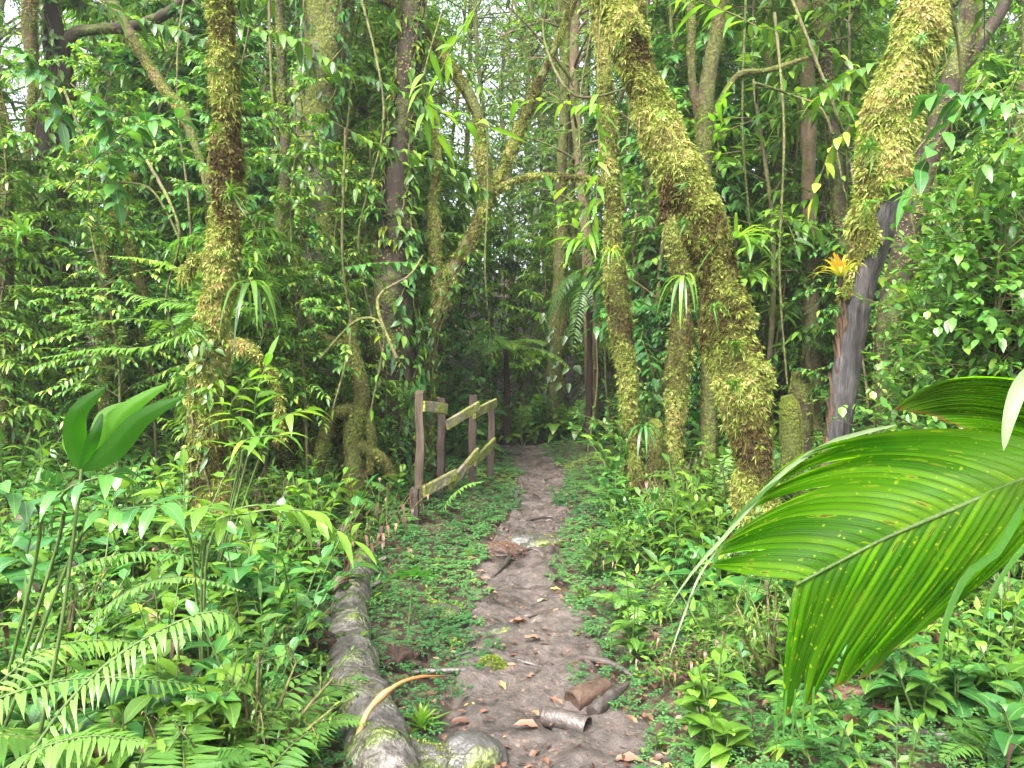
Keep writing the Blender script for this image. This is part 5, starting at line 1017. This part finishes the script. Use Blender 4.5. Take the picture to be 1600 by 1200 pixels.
for nm, pts, d in (('the thick leaning mossy trunk', [(1185, 730), (1160, 600), (1135, 480), (1105, 380), (1065, 290), (1020, 180), (985, 80), (1130, 540), (1080, 350)], 5.28), ('the mossy bare-stemmed trunk', [(1345, 400), (1370, 320), (1365, 230), (1400, 150), (1425, 60), (1390, 290)], 4.8), ('the shaggy left trunk', [(330, 700), (345, 610), (322, 520), (352, 400), (350, 300), (358, 200), (345, 110), (312, 640)], 5.2)):
    for i, (px, py) in enumerate(pts):
        o = copy_tree(PR['epi'][i % 2] if i % 3 else PR['seed'][i % 2]); o.location = P(px + U(-25, 25), py, d); o.scale = (U(.3, .55),) * 3; o.rotation_euler = (U(.3, 1), U(-.5, .5), U(0, 6))
        o.name = 'epiphyte'; tag(o, 'leafy sprig on the moss of ' + nm + ', ' + ['lowest', 'second from the base', 'third from the base', 'fourth from the base', 'fifth from the base', 'sixth from the base', 'seventh from the base', 'near its middle', 'in its lower half'][i], 'epiphyte', 'sprigs growing on the mossy trunks')
vl = [([(560, -20), (600, 180), (560, 380), (600, 560)], 7.5), ([(420, -20), (430, 200), (470, 330), (455, 520)], 7), ([(1230, -20), (1300, 160), (1330, 260), (1345, 420)], 6), ([(1180, 130), (1240, 150), (1290, 180), (1320, 300)], 6.2), ([(1210, 20), (1225, 200), (1218, 420), (1230, 600)], 7), ([(1165, 0), (1160, 200), (1172, 380), (1160, 520)], 8), ([(540, 200), (535, 400), (548, 520), (520, 640)], 6.5), ([(760, 190), (762, 300), (758, 420), (770, 560)], 8.6), ([(230, 250), (280, 360), (260, 470), (290, 560)], 6.3), ([(100, 140), (160, 270), (240, 300), (300, 420)], 6.5), ([(1480, -20), (1500, 150), (1420, 260), (1440, 420)], 6.4), ([(860, -20), (850, 60), (900, 150), (1000, 130)], 7), ([(620, 560), (590, 470), (640, 430), (660, 400)], 6.2), ([(500, 560), (560, 500), (600, 520), (580, 640)], 6)]
vn = ['left of the forked mossy tree', 'between the shaggy trunk and the pale tree', 'before the dark mossy trunk', 'arching towards the bare-stemmed trunk', 'right of the leaning trunk', 'close behind the leaning trunk', 'before the broad dark tree', 'beside the fork of the mossy tree', 'beside the shaggy left trunk', 'slung from the black trunk', 'over the dark forked trunk', 'at the top between path and twin trunks', 'rising above the fence', 'curling over the root tangle']
for i, (pts, d) in enumerate(vl):
    Wp = np.array([P(a_, b_, d + U(-.3, .3)) for a_, b_ in pts]); t = thing('vine', Wp[-1], 'thin crooked vine ' + vn[i], 'vine', 'thin crooked vines'); a, b = MB(), MB()
    C, *_ = tube(a, Wp, [.013, .008], sides=6, n=40, lump=.3, ls=14); Cw = C + (noise(C, 4, 2)[:, None] * .02); twig_leaves(b, Cw, 12, .07, .035, 'ell', .4, planar=.0, spread=75, tint=(.1, .9)); a.build('stem', M['bark_moss' if i % 2 else 'twig'], t); b.build('foliage', M['green'], t)
# ground cover carpet: too many to count
mb = MB(); n = 52000; y = 1.8 + 11.5 * U(0, 1, n) ** 1.15; hx = .7 * y + .4; x = U(-1, 1, n) * hx
pcx, pwx = pc(y), pw(y); q = np.stack([x, y, 0 * x], -1); dd = np.abs(x - pcx) - pwx * (1 + .3 * noise(q, 3, 2))
k = (dd > -.02 - .12 * (noise(q + 7, 2.1, 2) > .35)) & ((U(0, 1, n) < np.exp(-np.maximum(dd - .8, 0) * .8))) & (noise(q, 2.3, 2) > -.75)
x, y, dd = x[k], y[k], dd[k]; z = H(x, y) + np.clip(.02 + .12 * np.clip(dd, 0, .8) * U(.2, 1, len(x)) + U(0, .03, len(x)), 0, .2); B0 = np.stack([x, y, z], -1); s_ = U(.018, .038, len(x)) * np.clip(y / 5, .7, 1.5)
az0 = U(0, 6.28, len(x)); tn0 = np.clip(.5 + .3 * noise(B0, 1.5, 2) + U(-.2, .2, len(x)), 0, 1)
for j in range(5):
    az = az0 + j * 1.257 + U(-.3, .3, len(x)); e = U(.0, .6, len(x)); dv = np.stack([np.cos(az) * np.cos(e), np.sin(az) * np.cos(e), np.sin(e)], -1)
    leaves(mb, B0 + dv * .004, dv, [0, 0, 1.], s_, s_ * .62, droop=.3, rows='low', tint=tn0 + U(-.1, .1, len(x)))
tag(mb.build('ground_cover', M['cover']), 'carpet of tiny leaves along both verges of the path', 'ground cover', kind='stuff')
# litter
mb = MB(); n = 15000; y = 1.8 + 11 * U(0, 1, n) ** 1.3; x = U(-1, 1, n) * (.7 * y + .3); dd = np.abs(x - pc(y)) - pw(y); k = (dd > -.1) | (U(0, 1, n) < .2 + .5 * (y < 4.2) * (noise(np.stack([x, y, 0 * x], -1), 3.5, 2) > .05)); x, y = x[k], y[k]
B0 = np.stack([x, y, H(x, y) + U(.012, .03, len(x))], -1); az = U(0, 6.28, len(x))
leaves(mb, B0, np.stack([np.cos(az), np.sin(az), U(-.1, .3, len(x))], -1), nrm(np.array([0, 0, 1.]) + RNG.normal(size=(len(x), 3)) * .25), U(.015, .07, len(x)), U(.008, .028, len(x)), droop=U(0, .4, len(x)), fold=.4, rows='mid', tint=U(0, .85, len(x)))
tag(mb.build('leaf_litter', M['brown_leaf']), 'scraps of brown leaf litter on the soil and mud', 'leaf litter', kind='stuff')
LP = []
for k in range(6):
    e = MB(); leaves(e, [[0, 0, 0.]], [1, 0, .15], [0, 0, 1.], .11, .045, droop=U(.1, .5), fold=U(.1, .7), rows='hi', kind='ell', tint=[[.2, .4, .55, .7, .85, .97][k]], wave=.2)
    LP.append(tag(e.build('fallen_leaf', M['brown_leaf'])))
looks = ['dark brown fallen leaf', 'brown fallen leaf', 'reddish fallen leaf', 'tan fallen leaf', 'ochre fallen leaf', 'pale yellow fallen leaf']
PR['leaf'] = LP; spots = [(760, 1083, 5), (745, 1108, 5), (795, 978, 3), (690, 1000, 2), (715, 995, 2), (700, 1005, 1), (905, 1003, 2), (910, 985, 2), (860, 1095, 2), (830, 1118, 4), (820, 1168, 4), (840, 1178, 3), (935, 1160, 2), (900, 1165, 1), (985, 1130, 4), (960, 1195, 3), (740, 860, 4), (725, 880, 3), (745, 895, 4), (1015, 1190, 5), (735, 1135, 1)]
for k in range(70):
    y = 2.6 + 8 * U(0, 1) ** 1.7; x = pc(y) + U(-1, 1) * (pw(y) + .35); px, py = toPx((x, y, 0)); spots.append((px, py, RNG.integers(0, 6)))
for px, py, i in spots:
    c = G(px, py); place('leaf', c[0], c[1], U(.55, 1.15), looks[int(i)], 'fallen leaf', 'fallen leaves on the path', z=c[2] + .014, idx=int(i), tilt=.25)
for k in range(46):
    y = U(2.3, 6); x = U(-.62, .62) * y
    if not free(x, y, .3): continue
    place('leaf', x, y, U(.9, 1.8), 'brown dead leaf caught among plants', 'fallen leaf', 'dead leaves caught in the undergrowth', z=float(H(x, y)) + U(.05, .3), idx=int(RNG.integers(0, 5)), tilt=.9)
# far foliage mass
mb = MB(); n = 15000; y = U(16, 34, n); x = U(-.75, .75, n) * y; z = U(0, 1, n) ** .8 * (.5 * y + 1)
k = ~((x / y < -.5) & (z / y > .26) & (U(0, 1, n) < .9)) & (noise(np.stack([x, y, z], -1), .35, 2) > -.35 + .6 * np.clip(z / y * 5 - .9, 0, 1)); x, y, z = x[k], y[k], z[k] + H(x[k], y[k]) * .6
for j in range(12):
    m_ = len(x); B0 = np.stack([x, y, z], -1) + RNG.normal(size=(m_, 3)) * .32; dv = nrm(RNG.normal(size=(m_, 3)) + [0, -.3, -.2]); leaves(mb, B0, dv, nrm(RNG.normal(size=(m_, 3)) * .6 + [0, -.4, 1]), U(.1, .22, m_), U(.05, .1, m_), rows=[0, .5, 1], tint=np.clip(U(0, 1, m_), 0, 1))
tag(mb.build('distant_foliage', M['far']), 'mass of leaves of the forest rising in the distance', 'foliage', kind='stuff')

for L_ in PR.values():
    for e in L_: remove_tree(e)
flush_labels()

# ---------------------------------------------------------------- humid air
m, n = newmat('humid_air'); v = node(n, 'ShaderNodeVolumePrincipled'); v.inputs['Density'].default_value = .0015; v.inputs['Color'].default_value = (.92, .97, .95, 1); v.inputs['Anisotropy'].default_value = .2
o = node(n, 'ShaderNodeOutputMaterial'); n.links.new(v.outputs[0], o.inputs['Volume'])
mb = MB(); x0, x1, y0, y1, z0, z1 = -235, 235, -75, 275, -2.5, 26
V = np.array([[x, y, z] for z in (z0, z1) for x, y in ((x0, y0), (x1, y0), (x1, y1), (x0, y1))], float)
mb.batch(V[None], [(3, 2, 1, 0), (4, 5, 6, 7), (0, 1, 5, 4), (1, 2, 6, 5), (2, 3, 7, 6), (3, 0, 4, 7)], np.zeros((8, 2)), np.array([.5]), smooth=False)
tag(mb.build('haze', m), kind='stuff')
